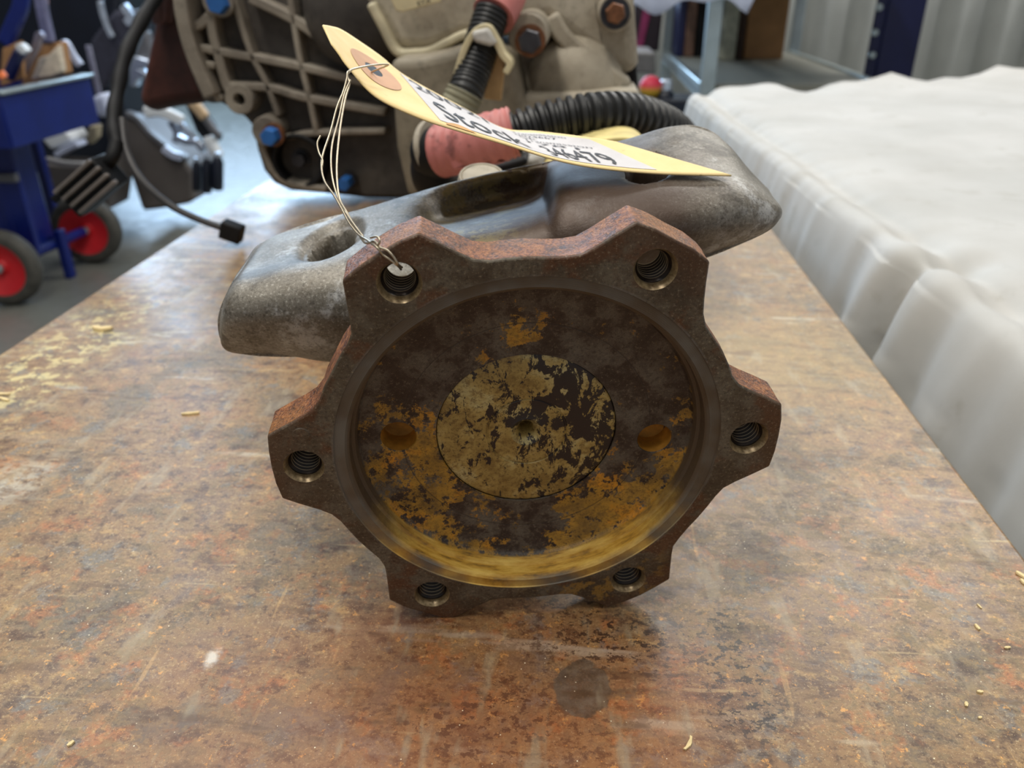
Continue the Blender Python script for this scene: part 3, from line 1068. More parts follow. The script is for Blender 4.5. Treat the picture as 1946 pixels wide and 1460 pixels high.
hexbolt(1170, 26, 20, 0.845, 0.016, M_RUSTBOLT, case, 1.45, M_DARKBOLT)
bm = prism(P([(1180, 60), (1206, 60), (1214, 180), (1190, 190)], 0.91), YV * 0.1)
obj('side_cover', bm, M_BLACK, case, bevel=0.003)
# cream data label at the top edge, with small lettering
lab = obj('data_label', prism(P([(738, -12), (830, -16), (838, 3), (765, 23), (752, 20)], 0.868), YV * 0.004), M_CREAM, case, bevel=0.001)

# ---- text helper


def text_mesh(s, size=1.0):
    cu = bpy.data.curves.new('print', 'FONT')
    cu.body = s
    cu.size = size
    cu.resolution_u = 3
    t = bpy.data.objects.new('print', cu)
    COL.objects.link(t)
    me = bpy.data.meshes.new_from_object(t.evaluated_get(bpy.context.evaluated_depsgraph_get()))
    bpy.data.objects.remove(t, do_unlink=True)
    bpy.data.curves.remove(cu)
    return me


me = text_mesh('ETA', 1.0)
a, b, c2 = aty(794, 12, 0.8672), aty(822, 4, 0.8672), aty(791, 3, 0.8672)
ux, uy = (b - a) / 1.9, (c2 - a) / 0.72
for v in me.vertices:
    q = v.co.copy()
    v.co = a + ux * q.x + uy * q.y
link_mesh('lettering', me, M_INK, lab, smooth=0)

# ---- small conduit with pink sleeve and cream clip
path = crom([aty(x, y, Y) for x, y, Y in ((936, 22, .79), (921, 66, .78), (908, 110, .77), (894, 150, .76), (882, 182, .75), (872, 206, .75))], 10)
cond = obj('small_conduit', corrugated(path, 0.0160, 0.0045, 0.0016, 24), M_BLACKRUB, gb, smooth=40)
path = crom([aty(x, y, Y) for x, y, Y in ((975, -70, .82), (962, -20, .81), (950, 8, .80), (938, 30, .79))], 8)
o = obj('pink_sleeve', tube(path, [0.020] * len(path), 20), M_PINK, cond, smooth=50)
path = crom([aty(x, y, Y) for x, y, Y in ((884, 176, .749), (876, 194, .747), (868, 212, .747))], 8)
obj('frayed_end', corrugated(path, 0.0172, 0.0042, 0.0012, 24), plain('dusty_green_grey', C(138, 134, 110), 0.7), cond, smooth=40)
bm = ribbon(crom(P([(864, 152), (876, 112), (890, 78), (908, 56), (928, 54), (942, 78), (954, 104), (968, 122), (960, 140)], 0.755), 5), 0.0055, YV * 0.03, YV)
clip = obj('cream_clip', bm, M_CREAM, gb, bevel=0.001)
bm = prism(P([(895, 60), (928, 52), (946, 84), (930, 88), (900, 80)], 0.75), YV * 0.012)
obj('clip_saddle', bm, plain('grey_white_tape', C(206, 202, 194), 0.6), clip, bevel=0.003)
bm = ribbon(crom(P([(944, 98), (940, 150), (936, 190)], 0.775), 5), 0.016, YV * 0.01, YV)
obj('clip_tail', bm, plain('amber_plastic', C(186, 152, 104), 0.5), clip, bevel=0.001)

# ---- large conduit with pink wrap and black elbow
hp = [(955, 262, .60), (985, 252, .60), (1050, 232, .605), (1120, 219, .61), (1185, 217, .625), (1240, 230, .645), (1285, 256, .68), (1310, 300, .72), (1318, 350, .76)]
path = crom([aty(x, y, Y) for x, y, Y in hp], 10)
big = obj('large_conduit', corrugated(path, 0.0158, 0.0071, 0.0032, 28), M_BLACKRUB, gb, smooth=40)
path = crom([aty(x, y, Y) for x, y, Y in ((838, 287, .612), (870, 281, .606), (915, 268, .60), (958, 256, .597), (978, 250, .597))], 8)
rs = [0.0195 - 0.002 * (i / len(path)) + 0.0006 * math.sin(i * 1.7) for i in range(len(path))]
o = obj('pink_sleeve', tube(path, rs, 24), M_PINK, big, smooth=60)
bm = prism(P([(848, 300), (900, 298), (955, 300), (974, 270), (976, 292), (958, 310), (900, 322), (860, 326)], 0.588), YV * 0.02)
obj('sleeve_flap', bm, M_PINK, big, bevel=0.004, seg=3)
c = aty(826, 292, 0.62)
dr = (aty(800, 298, 0.625) - aty(870, 281, 0.606)).normalized()
bm = lathe([(0.013, -0.020), (0.0185, -0.016), (0.0195, -0.004), (0.0185, 0.004), (0.0165, 0.010), (0, 0.012)], c, dr, seg=32, cap0=True)
obj('elbow_fitting', bm, M_BLACK, big, smooth=40)
path = crom([aty(x, y, Y) for x, y, Y in ((826, 292, .622), (822, 330, .628), (838, 356, .64), (860, 375, .66))], 8)
obj('elbow', tube(path, 0.017, 20), M_BLACK, big, smooth=50)
bm = lathe([(0.018, 0.0), (0.0225, 0.0), (0.0228, 0.005), (0.018, 0.005)], c - dr * 0.004 + Vector((0, 0.004, 0.002)), dr, seg=36)
obj('clamp_ring', bm, M_CASE, big)
bm = ribbon(crom(P([(1034, 360), (1040, 330), (1060, 308), (1110, 284), (1165, 272), (1205, 274), (1228, 294)], 0.56), 6), 0.007, YV * 0.045, YV)
obj('yellow_strap', bm, plain('pale_yellow_plastic', C(226, 208, 140), 0.6), gb, bevel=0.001)
bm = prism(P([(1000, 300), (1030, 292), (1046, 350), (1000, 372), (950, 372), (960, 318)], 0.66), YV * 0.05)
obj('sensor_block', bm, plain('light_grey_casting', C(178, 174, 166), 0.55), gb, bevel=0.004)
bm = prism(P([(930, 318), (1000, 298), (1004, 314), (940, 338)], 0.63), YV * 0.03)
obj('sensor_plug', bm, M_BLACK, gb, bevel=0.003)

# ---- wiring harness at the left
hp = [(330, -60, 1.0), (300, -12, .97), (268, 42, .93), (238, 105, .89), (224, 170, .86), (216, 230, .83), (222, 275, .81)]
path = crom([aty(x, y, Y) for x, y, Y in hp], 8)
rs = [0.0075 + 0.0006 * math.sin(i * 0.9) for i in range(len(path))]
har = obj('wiring_harness', tube(path, rs, 14), M_BLACK, gb, smooth=50)
har['label'] = 'black taped wiring harness with two plugs'
hp = [(232, 225, .83), (240, 285, .81), (268, 340, .795), (320, 388, .79), (375, 416, .79), (425, 434, .792)]
path = crom([aty(x, y, Y) for x, y, Y in hp], 8)
obj('loose_cable', tube(path, 0.0036, 12), plain('dark_grey_sheath', C(62, 60, 60), 0.45), har, smooth=50)
c = aty(441, 440, 0.792)
ax = (aty(441, 440, .792) - aty(405, 427, .792)).normalized()
R3 = Matrix((ax, YV, ax.cross(YV))).transposed()
pl = obj('small_plug', box(c, 0.022, 0.016, 0.019, R3), M_BLACK, har, bevel=0.002)
hp = [(222, 270, .81), (214, 298, .80), (200, 312, .80)]
path = crom([aty(x, y, Y) for x, y, Y in hp], 6)
obj('loose_cable', tube(path, 0.007, 12), M_BLACK, har, smooth=50)
c = aty(176, 352, 0.795)
ax = (aty(215, 322, .795) - aty(140, 388, .795)).normalized()
up = YV.cross(ax)
up = up if up.z > 0 else -up
R3 = Matrix((ax, YV, up)).transposed()
plug = obj('multi_pin_plug', box(c, 0.058, 0.03, 0.034, R3), M_BLACK, har, bevel=0.002)
for k in range(4):
    cc = c + up * (0.0145 - 0.0095 * k) - YV * 0.017
    obj('plug_ridge', box(cc + ax * (0.002 * k), 0.056, 0.006, 0.004, R3), plain('grey_brown_plastic', C(112, 104, 98), 0.4), plug, bevel=0.001)
obj('plug_latch', box(c - ax * 0.033 + up * 0.012, 0.02, 0.018, 0.008, R3), M_BLACK, plug, bevel=0.002)

# ================================================================== PAPER TAG
tg = thing('shipping_tag', ats(757, 520, 0), 'manila paper shipping tag with a handwritten white sticker wired to the flange', 'tag')
tk = [  # t, near px, near depth, far px, far depth
    (0.00, (630, 84), .338, (613, 48), .356),
    (0.05, (645, 104), .336, (630, 51), .374),
    (0.10, (662, 128), .334, (650, 58), .388),
    (0.20, (714, 184), .333, (690, 84), .402),
    (0.30, (796, 224), .335, (724, 108), .410),
    (0.40, (872, 249), .337, (772, 146), .416),
    (0.55, (958, 274), .339, (878, 204), .416),
    (0.70, (1052, 303), .340, (956, 244), .410),
    (0.80, (1132, 319), .342, (1020, 250), .400),
    (0.90, (1248, 330), .341, (1098, 259), .381),
    (1.00, (1390, 334), .342, (1170, 270), .372)]


def tagP(t, s):
    t = max(0.0, min(1.0, t))
    k = 0
    while k < len(tk) - 2 and tk[k + 1][0] < t:
        k += 1
    f = (t - tk[k][0]) / (tk[k + 1][0] - tk[k][0])

    def cr(sel):
        def g(i):
            i = max(0, min(len(tk) - 1, i))
            return sel(tk[i])
        a, b, c, d = g(k - 1), g(k), g(k + 1), g(k + 2)
        return 0.5 * (2 * b + (c - a) * f + (2 * a - 5 * b + 4 * c - d) * f * f + (3 * b - a - 3 * c + d) * f ** 3)
    n = atd(cr(lambda r: r[1][0]), cr(lambda r: r[1][1]), cr(lambda r: r[2]))
    fr = atd(cr(lambda r: r[3][0]), cr(lambda r: r[3][1]), cr(lambda r: r[4]))
    return n.lerp(fr, s)


def tagN(t, s):
    a = tagP(t + 0.004, s) - tagP(t - 0.004, s)
    b = tagP(t, s + 0.01) - tagP(t, s - 0.01)
    n = a.cross(b).normalized()
    return n if n.dot(CAM - tagP(t, s)) > 0 else -n


def tagQ(t, s, h):
    return tagP(t, s) + tagN(t, s) * h


def tag_patch(f, nt, ns, h):
    bm = bmesh.new()
    g = [[bm.verts.new(tagQ(*f(i / nt, j / ns), h)) for i in range(nt + 1)] for j in range(ns + 1)]
    for j in range(ns):
        for i in range(nt):
            bm.faces.new((g[j][i], g[j][i + 1], g[j + 1][i + 1], g[j + 1][i]))
    return bm


card = obj('card', tag_patch(lambda a, b: (a, b), 90, 16, 0.0), M_TAG, tg, smooth=60)
d = card.modifiers.new('solid', 'SOLIDIFY')
d.thickness = 0.0007
d.offset = 0
st = obj('white_sticker', tag_patch(lambda a, b: (0.365 + a * 0.545, 0.075 + b * 0.83), 60, 12, 0.00055), M_STICKER, tg, smooth=60)
# reinforcement ring and eyelet
bm = bmesh.new()
gi, go = [], []
for k in range(48):
    a = 2 * pi * k / 48
    go.append(bm.verts.new(tagQ(0.215 + 0.090 * math.cos(a), 0.5 + 0.24 * math.sin(a), 0.0006)))
    gi.append(bm.verts.new(tagQ(0.215 + 0.032 * math.cos(a), 0.5 + 0.085 * math.sin(a), 0.0006)))
bridge(bm, go, gi)
ring = obj('reinforcement_ring', bm, M_RING, tg, smooth=60)
bm = bmesh.new()
bm.faces.new([bm.verts.new(tagQ(0.215 + 0.032 * math.cos(2 * pi * k / 32), 0.5 + 0.085 * math.sin(2 * pi * k / 32), 0.0005)) for k in range(32)])
obj('eyelet', bm, M_BLACK, tg, smooth=0)
# stain at the near edge and crease
obj('amber_stain', tag_patch(lambda a, b: (0.375 + a * 0.10, 0.030 + b * 0.075 * math.sin(pi * min(1, a + 0.08))), 20, 4, 0.0007), plain('amber_glue', C(206, 150, 60), 0.6), tg)


def tag_text(s, t0, t1, s0, s1, bold=0.0):
    me = text_mesh(s)
    xs = [v.co.x for v in me.vertices]
    ys = [v.co.y for v in me.vertices]
    x0, x1, y0, y1 = min(xs), max(xs), 0.0, 0.72
    for v in me.vertices:
        a, b = (v.co.x - x0) / (x1 - x0), (v.co.y - y0) / (y1 - y0)
        v.co = tagQ(t0 + a * (t1 - t0), s0 + b * (s1 - s0), 0.0009)
    return link_mesh('lettering', me, M_INK, st, smooth=0)


tag_text('Stock', 0.395, 0.66, 0.15, 0.50)
tag_text('346479', 0.715, 0.865, 0.12, 0.42)
tag_text('20021', 0.385, 0.60, 0.68, 0.88)
for k, (s_, t1) in enumerate((('Transmission', .845), ('0024667', .815), ('ok', .75), ('Transmission', .865), ('1781', .83))):
    tag_text(s_, 0.70, t1, 0.80 - 0.085 * k, 0.85 - 0.085 * k)

# binding wire
dH = (ats(757, 510, 0) - CAM).dot(-(WR.col[2]))


def wire(pts, r=0.00041, n=6):
    path = crom([atd(x, y, d) for x, y, d in pts], n)
    return obj('binding_wire', tube(path, r, 8), M_WIRE, tg, smooth=60)


d0 = dH
wire([(762, 512, d0 + .010), (756, 505, d0 - .001), (742, 494, d0 - .003), (728, 484, d0 - .003), (716, 470, d0 - .004), (700, 458, d0 + .002), (682, 446, d0 + .010), (664, 424, d0 + .016), (650, 398, d0 + .022), (634, 370, d0 + .028), (617, 345, d0 + .034), (611, 318, d0 + .04), (614, 292, d0 + .045), (628, 250, d0 + .052), (640, 205, d0 + .058), (652, 175, d0 + .062), (659, 150, d0 + .064), (663, 135, d0 + .066), (690, 127, d0 + .075), (716, 123, d0 + .085), (738, 123, d0 + .090), (722, 130, d0 + .093), (708, 136, d0 + .098), (704, 139, d0 + .112)])
wire([(764, 508, d0 + .010), (757, 503, d0 - .002), (748, 488, d0 - .004), (736, 476, d0 - .004), (722, 470, d0 - .004), (712, 459, d0 - .002), (704, 461, d0), (692, 460, d0 + .006), (676, 434, d0 + .013), (658, 402, d0 + .02), (646, 380, d0 + .025), (641, 350, d0 + .03), (640, 310, d0 + .036), (644, 262, d0 + .046), (650, 220, d0 + .054), (657, 185, d0 + .060), (664, 160, d0 + .064), (660, 143, d0 + .065), (668, 133, d0 + .067)])
wire([(690, 450, d0 + .008), (668, 420, d0 + .015), (648, 388, d0 + .024), (634, 350, d0 + .03), (629, 310, d0 + .036), (632, 270, d0 + .044), (644, 225, d0 + .054), (654, 180, d0 + .061), (666, 152, d0 + .064)], 0.00038)
wire([(609, 258, d0 + .046), (603, 272, d0 + .045), (606, 290, d0 + .044), (613, 305, d0 + .042), (611, 322, d0 + .040)], 0.00038)
wire([(704, 452, d0 - .002), (716, 450, d0 - .004), (722, 458, d0 - .005), (718, 468, d0 - .004), (724, 478, d0 - .003)], 0.00036)

# ================================================================== WOOD SPLINTERS AND CHIPS ON THE BENCH


def chip(px, py, lpx, ang, wpx, label, curl=0.0):
    c = atz(px, py, 0.0)
    k = (atz(px + 1, py, 0) - c).length
    L, wd = lpx * k, wpx * k
    a = math.radians(ang)
    dx = Vector((math.cos(a), math.sin(a), 0))
    dy = Vector((-math.sin(a), math.cos(a), 0))
    h = wd * 0.35
    bm = bmesh.new()
    top, bot = [], []
    n = 5
    for i in range(n + 1):
        t = i / n - 0.5
        wl = wd * (0.5 - 0.22 * abs(t) * 2) * (1 + 0.15 * math.sin(i * 2.3 + px))
        off = dy * (curl * L * (t * t * 4 - 0.3)) + Vector((0, 0, 0.0002 + abs(curl) * L * 0.5 * max(0, t)))
        p = c + dx * (L * t) + off
        bot.append((bm.verts.new(p - dy * wl), bm.verts.new(p + dy * wl)))
        top.append((bm.verts.new(p - dy * wl * 0.8 + Vector((0, 0, h))), bm.verts.new(p + dy * wl * 0.8 + Vector((0, 0, h)))))
    for i in range(n):
        bm.faces.new((bot[i][0], bot[i][1], bot[i + 1][1], bot[i + 1][0]))
        bm.faces.new((top[i][0], top[i][1], top[i + 1][1], top[i + 1][0]))
        for q in (0, 1):
            bm.faces.new((bot[i][q], bot[i + 1][q], top[i + 1][q], top[i][q]))
    for i in (0, n):
        bm.faces.new((bot[i][0], bot[i][1], top[i][1], top[i][0]))
    return tag(obj('wood_chip', bm, M_WOOD, smooth=30), label, 'wood chip', 'pale wood chips on the bench')


chip(194, 627, 40, -6, 15, 'curled pale wood chip near the left bench edge', 0.12)
chip(362, 787, 32, 14, 8, 'straight pale wood splinter left of the flange', 0)
chip(4, 750, 30, 2, 8, 'pale splinter at the left frame edge, upper of two', 0)
chip(8, 760, 26, -22, 8, 'pale splinter at the left frame edge, lower of two', 0)
chip(1857, 1193, 14, 100, 7, 'small pale wood flake at far right of the bench', 0)
chip(1861, 1153, 12, 105, 4, 'thin pale splinter above the flake at right', 0)
chip(1941, 1095, 22, 120, 10, 'pale wood chip at the right frame edge beside the sheet', 0)
chip(1945, 1108, 16, 100, 9, 'pale wood chip cut by the right frame edge', 0)
chip(135, 1415, 13, 60, 10, 'round pale crumb in the lower left corner', 0)
chip(1836, 1340, 11, 70, 8, 'round white crumb low at the right', 0)
chip(1862, 1316, 11, 0, 7, 'white crumb at lower right, above the round one', 0)
chip(1862, 1365, 8, 20, 6, 'tiny white crumb at lower right, lowest of three', 0)
chip(1914, 1232, 12, 10, 6, 'tiny white shaving near the lower right edge', 0)
chip(1309, 1415, 34, 62, 9, 'orange-yellow curled shaving at the bottom right of centre', 0.1)

# ================================================================== COVERED TABLE
ct = thing('covered_table', (0.85, 1.2, FZ), 'table hidden under the white sheet at right', 'table')
obj('table_board', box((0.86, 0.98, 0.012), 0.96, 1.36, 0.03), M_WOOD, ct)
for sx in (0.5, 1.3):
    for sy in (0.5, 1.55):
        obj('leg', box((sx, sy, (FZ - 0.003) / 2), 0.05, 0.05, -FZ - 0.004), M_GREY, ct)
# the sheet
bm = bmesh.new()
NA = 380
ZT = 0.046


def edge_x(y):
    return 0.312 - 0.050 * y


SPROF = [(1.02, 0.0), (0.70, 0.0), (0.40, 0.0), (0.22, 0.0), (0.12, 0.0), (0.075, -0.001), (0.055, -0.005), (0.042, -0.012), (0.030, -0.010), (0.017, -0.004), (0.006, -0.006), (-0.002, -0.016), (-0.010, -0.036), (-0.018, -0.066), (-0.026, -0.11), (-0.030, -0.20), (-0.032, -0.42)]
SCURVE = crom([Vector((a, b, 0)) for a, b in SPROF], 6)
NB = len(SCURVE) - 1


def gauss(y, c, w):
    return math.exp(-((y - c) / w) ** 2)


def sheet(a, b):
    j = int(round(b * NB))
    p = SCURVE[j]
    y = 0.10 + a * (1.60 + 0.55 * max(0.0, p.x))
    dx, dz = p.x, p.y
    ex = edge_x(y)
    hang = max(0.0, min(1.0, (0.02 - dx) / 0.04)) if dx < 0.02 else 0.0
    edge = max(0.0, 1.0 - abs(dx - 0.03) / 0.05)
    wr = 0.0045 * noise.noise(Vector((y * 3.1, dx * 4.0, 0.2))) + 0.0015 * noise.noise(Vector((y * 11, dx * 11, 4.2)))
    crease = 0.55 + 0.6 * noise.noise(Vector((y * 5.0, 3.3, 0)))
    fine = math.sin(y * 95 + 3.0 * noise.noise(Vector((y * 9, 1.5, 0)))) * 0.5 + math.sin(y * 160 + 4 * noise.noise(Vector((y * 6, 8.5, 0)))) * 0.3
    mid = math.sin(y * 38 + 2.0 * noise.noise(Vector((y * 5, 4.4, 0))))
    pl = gauss(y, 0.690, 0.020) - gauss(y, 0.655, 0.016) + 0.9 * gauss(y, 0.615, 0.022) - 0.8 * gauss(y, 0.570, 0.018) + 0.5 * gauss(y, 0.52, 0.03) + 0.4 * gauss(y, 0.78, 0.02) - 0.4 * gauss(y, 0.745, 0.015)
    if dx > -0.001 and dz > -0.014 and edge > 0:
        dz = dz * (0.5 + crease)
    dx -= hang * (0.0030 * fine + 0.0030 * mid + 0.012 * pl) * (1.0 if dx > -0.02 else 1.25)
    dz += edge * (0.0015 * fine + 0.006 * pl)
    keep = 0.5 + 0.5 * max(0.0, min(1.0, (1.2 - y) / 0.8))
    if dx < 0:
        dx *= keep
    far = max(0.0, (a - 0.86) / 0.14) ** 2
    return Vector((ex + dx, y, ZT + wr + dz + far * (0.010 * math.sin(p.x * 17) + 0.006 * math.sin(p.x * 41)) * min(1.0, max(0.0, p.x) * 6)))


g = [[bm.verts.new(sheet(i / NA, j / NB)) for i in range(NA + 1)] for j in range(NB + 1)]
for j in range(NB):
    for i in range(NA):
        bm.faces.new((g[j][i], g[j][i + 1], g[j + 1][i + 1], g[j + 1][i]))
# far hem hanging down behind
far = [bm.verts.new(g[j][NA].co + Vector((0, 0.02, -0.2))) for j in range(NB + 1)]
for j in range(NB):
    bm.faces.new((g[j][NA], far[j], far[j + 1], g[j + 1][NA]))
tag(obj('tablecloth', bm, M_CLOTH, smooth=80), 'white cotton sheet draped in folds over the table at right', 'tablecloth')

# ================================================================== RACK AT THE BACK RIGHT
rk = thing('shelving_rack', (0.72, 3.45, FZ), 'galvanised shelving rack behind the white sheet', 'shelf')
ZS = -0.05
X0, X1, Y0, Y1 = 0.405, 0.965, 2.72, 3.98
obj('shelf_board', box(((X0 + X1) / 2, (Y0 + Y1) / 2, ZS - 0.012), X1 - X0 - 0.03, Y1 - Y0 - 0.03, 0.018), M_GREYBOARD, rk)
for zz in (ZS, ZS - 0.42, ZS + 0.30):
    obj('side_beam', box((X0, (Y0 + Y1) / 2, zz - 0.02), 0.025, Y1 - Y0, 0.05), M_STEEL, rk, bevel=0.003)
    obj('side_beam', box((X1, (Y0 + Y1) / 2, zz - 0.02), 0.025, Y1 - Y0, 0.05), M_STEEL, rk, bevel=0.003)
for xx in (X0, X1):
    for yy in (Y0, Y1):
        if (xx, yy) == (X1, Y0):
            continue
        obj('upright', box((xx + 0.012, yy, (FZ + ZS + 0.32) / 2), 0.045, 0.03, ZS + 0.32 - FZ), M_STEEL, rk, bevel=0.003)
obj('shelf_board', box(((X0 + X1) / 2, (Y0 + Y1) / 2, ZS + 0.33), X1 - X0 - 0.03, Y1 - Y0 - 0.03, 0.012), M_GREYBOARD, rk)
obj('shelf_board', box(((X0 + X1) / 2, (Y0 + Y1) / 2, ZS - 0.43), X1 - X0 - 0.03, Y1 - Y0 - 0.03, 0.012), M_GREYBOARD, rk)
for k in range(26):
    obj('slot', box((X0 - 0.0130, Y0 + 0.05 + k * 0.046, ZS - 0.024), 0.002, 0.020, 0.012), M_GREY, rk, smooth=0)
# blue pallet-rack upright
bp = thing('blue_rack_upright', (1.075, 3.05, FZ), 'dark blue steel upright post in front of the corrugated wall', 'post')
obj('column', box((1.085, 3.06, 0.2), 0.125, 0.10, 2.1), M_NAVY, bp, bevel=0.006)
obj('column_face', box((1.005, 3.02, 0.2), 0.035, 0.012, 2.1), M_NAVY, bp, bevel=0.003)
for x, y in ((1664, 62), (1659, 105), (1672, 14)):
    obj('bolt', lathe([(0, 0), (0.010, 0.0), (0.012, 0.004), (0.012, 0.012)], aty(x, y, 3.0), (0, 1, 0), seg=12), M_STEEL, bp)


def slab(name, px, Y, dep, m, label, cat, bevel=0.01, group=None, smooth=30, seg=3):
    o = obj(name, prism(P(px, Y), YV * dep), m, bevel=bevel, seg=seg, smooth=smooth)
    return tag(o, label, cat, group)


def on_shelf(px, Y, z):
    pts = P(px, Y)
    return pts


def carton(x0, x1, Y, dep, h, z, m, name, label, cat):
    a, b = aty(x0, 60, Y).x, aty(x1, 60, Y).x
    return tag(obj(name, box(((a + b) / 2, Y + dep / 2, z + h / 2), abs(b - a), dep, h), m, bevel=0.004), label, cat)


zsf = ZS - 0.003 + 0.0005
carton(1418, 1494, 3.62, 0.26, 0.26, zsf, M_CARDBOARD, 'cardboard_box', 'brown cardboard box on the galvanised shelf', 'box')
carton(1376, 1402, 3.55, 0.20, 0.28, zsf, plain('pale_green_plastic', C(176, 176, 156), 0.5), 'document_wallet', 'pale greenish document wallet standing left of the cardboard box', 'wallet')
carton(1404, 1416, 3.60, 0.20, 0.28, zsf, plain('dark_wood', C(64, 40, 26), 0.6), 'wooden_board', 'narrow dark brown board beside the cardboard box', 'board')
carton(1288, 1302, 3.70, 0.20, 0.30, zsf, M_NAVY, 'blue_binder', 'navy blue binder leftmost on the galvanised shelf', 'binder')
carton(1303, 1322, 3.70, 0.20, 0.30, zsf, plain('brown_leatherette', C(112, 84, 70), 0.6), 'brown_binder', 'brown binder next to the navy one on the shelf', 'binder')
carton(1324, 1348, 3.70, 0.20, 0.30, zsf, M_BLACK, 'black_binder', 'black binder behind the shelf upright', 'binder')
carton(1352, 1372, 3.74, 0.16, 0.28, zsf, M_CARDBOARD, 'cardboard_sheet', 'tan cardboard sheet behind the shelf upright', 'cardboard')
# film on the upper shelf
bm = bmesh.new()
NX, NYY = 40, 8
zt = ZS + 0.336
rows2 = []
for j in range(NYY + 1):
    r = []
    for i in range(NX + 1):
        xx = X0 - 0.25 + i / NX * 0.75
        yy = 2.60 + j / NYY * 0.30
        if j == 0:
            zz = 0.178 + (0.055 if xx > 0.50 else 0.0) + 0.018 * math.sin(xx * 21) + 0.010 * math.sin(xx * 47)
        elif j == 1:
            zz = 0.24
        else:
            zz = zt + 0.012 + 0.01 * noise.noise(Vector((xx * 9, yy * 9, 0)))
        r.append(bm.verts.new((xx, yy + 0.012 * math.sin(xx * 30), zz)))
    rows2.append(r)
for j in range(NYY):
    for i in range(NX):
        bm.faces.new((rows2[j][i], rows2[j][i + 1], rows2[j + 1][i + 1], rows2[j + 1][i]))
tag(obj('bubble_wrap', bm, M_LAV, smooth=60, solid=0.003), 'pale bluish plastic film hanging from the upper shelf', 'plastic film')
# things under / left of the rack
slab('dark_crate', [(1205, 96), (1252, 98), (1262, 8), (1205, 4)], 3.9, 0.3, plain('very_dark_plum', C(30, 14, 26), 0.5), 'dark plum crate with a red strap behind the left rack upright', 'crate', 0.01)
obj('strap', prism(P([(1208, 90), (1222, 92), (1238, 16), (1224, 14)], 3.88), YV * 0.02), plain('plum_webbing', C(120, 30, 76), 0.6), bpy.data.objects['dark_crate'], bevel=0.004)
slab('grey_ledge', [(1205, 138), (1246, 142), (1246, 100), (1205, 98)], 3.5, 0.3, plain('mid_grey_board', C(110, 108, 108), 0.6), 'grey ledge below the galvanised shelf', 'ledge', 0.01)
c = aty(1236, 166, 2.6)
ball = tag(obj('coloured_ball', lathe([(0, -0.034)] + [(0.034 * math.cos(a), 0.034 * math.sin(a)) for a in [(-60 + 20 * q) * pi / 180 for q in range(8)]] + [(0, 0.034)], c, (0.4, -0.2, 1), seg=24), plain('red_yellow_wrap', C(214, 70, 80), 0.5), smooth=60), 'red and yellow bundle below the rack behind the black conduit', 'bundle')
n = N('red_to_yellow')
s = n.sep()
ball.data.materials[0] = n.done(n.ramp(n.step(s[2], 0.01, 0.055), [(0.2, C(214, 176, 60)), (0.8, C(214, 52, 78))]), 0.5)
c = aty(1266, 158, 2.6)
kn = thing('glass_bottle', aty(1266, 200, 2.6), 'dark bottle with a shiny cap below the rack', 'bottle')
obj('body', lathe([(0, -0.052), (0.028, -0.052), (0.03, -0.048), (0.03, -0.035), (0.018, -0.018)], c, (0, 0, 1), seg=24), M_DARKCAB, kn)
obj('cap', lathe([(0.018, -0.018), (0.017, 0.006), (0.014, 0.010), (0, 0.010)], c, (0, 0, 1), seg=24), M_SHINY, kn)
# low dark cupboard that carries these
slab('low_cupboard', [(1200, 235), (1345, 235), (1345, 190), (1200, 190)], 2.52, 0.15, M_DARKCAB, 'dark low cupboard below the rack', 'cupboard', 0.006)

# ================================================================== CART AT THE LEFT
cart = thing('tool_cart', (-2.1, 2.95, FZ), 'blue steel tool cart with red-hubbed wheels at left', 'cart')
XT = -1.86
# open tray: four walls and a floor
zt0, zt1 = -0.262, -0.092
YA, YC = 2.62, 3.16
obj('tray_floor', box((XT - 0.35, (YA + YC) / 2, zt0 + 0.01), 0.70, YC - YA, 0.01), M_BLUE, cart)
obj('tray_wall', box((XT, (YA + YC) / 2, (zt0 + zt1) / 2), 0.012, YC - YA, zt1 - zt0), M_BLUE, cart, bevel=0.003)
obj('tray_wall', box((XT - 0.70, (YA + YC) / 2, (zt0 + zt1) / 2), 0.012, YC - YA, zt1 - zt0), M_BLUE, cart, bevel=0.003)
obj('tray_wall', box((XT - 0.35, YA, (zt0 + zt1) / 2), 0.70, 0.012, zt1 - zt0), M_BLUE, cart, bevel=0.003)
obj('tray_wall', box((XT - 0.35, YC, (zt0 + zt1) / 2), 0.70, 0.012, zt1 - zt0), M_BLUE, cart, bevel=0.003)
obj('tray_rim', box((XT, (YA + YC) / 2, zt1 + 0.006), 0.045, YC - YA + 0.01, 0.012), M_STEEL, cart, bevel=0.003)
obj('tray_rim', box((XT - 0.35, YA, zt1 + 0.006), 0.70, 0.045, 0.012), M_STEEL, cart, bevel=0.003)
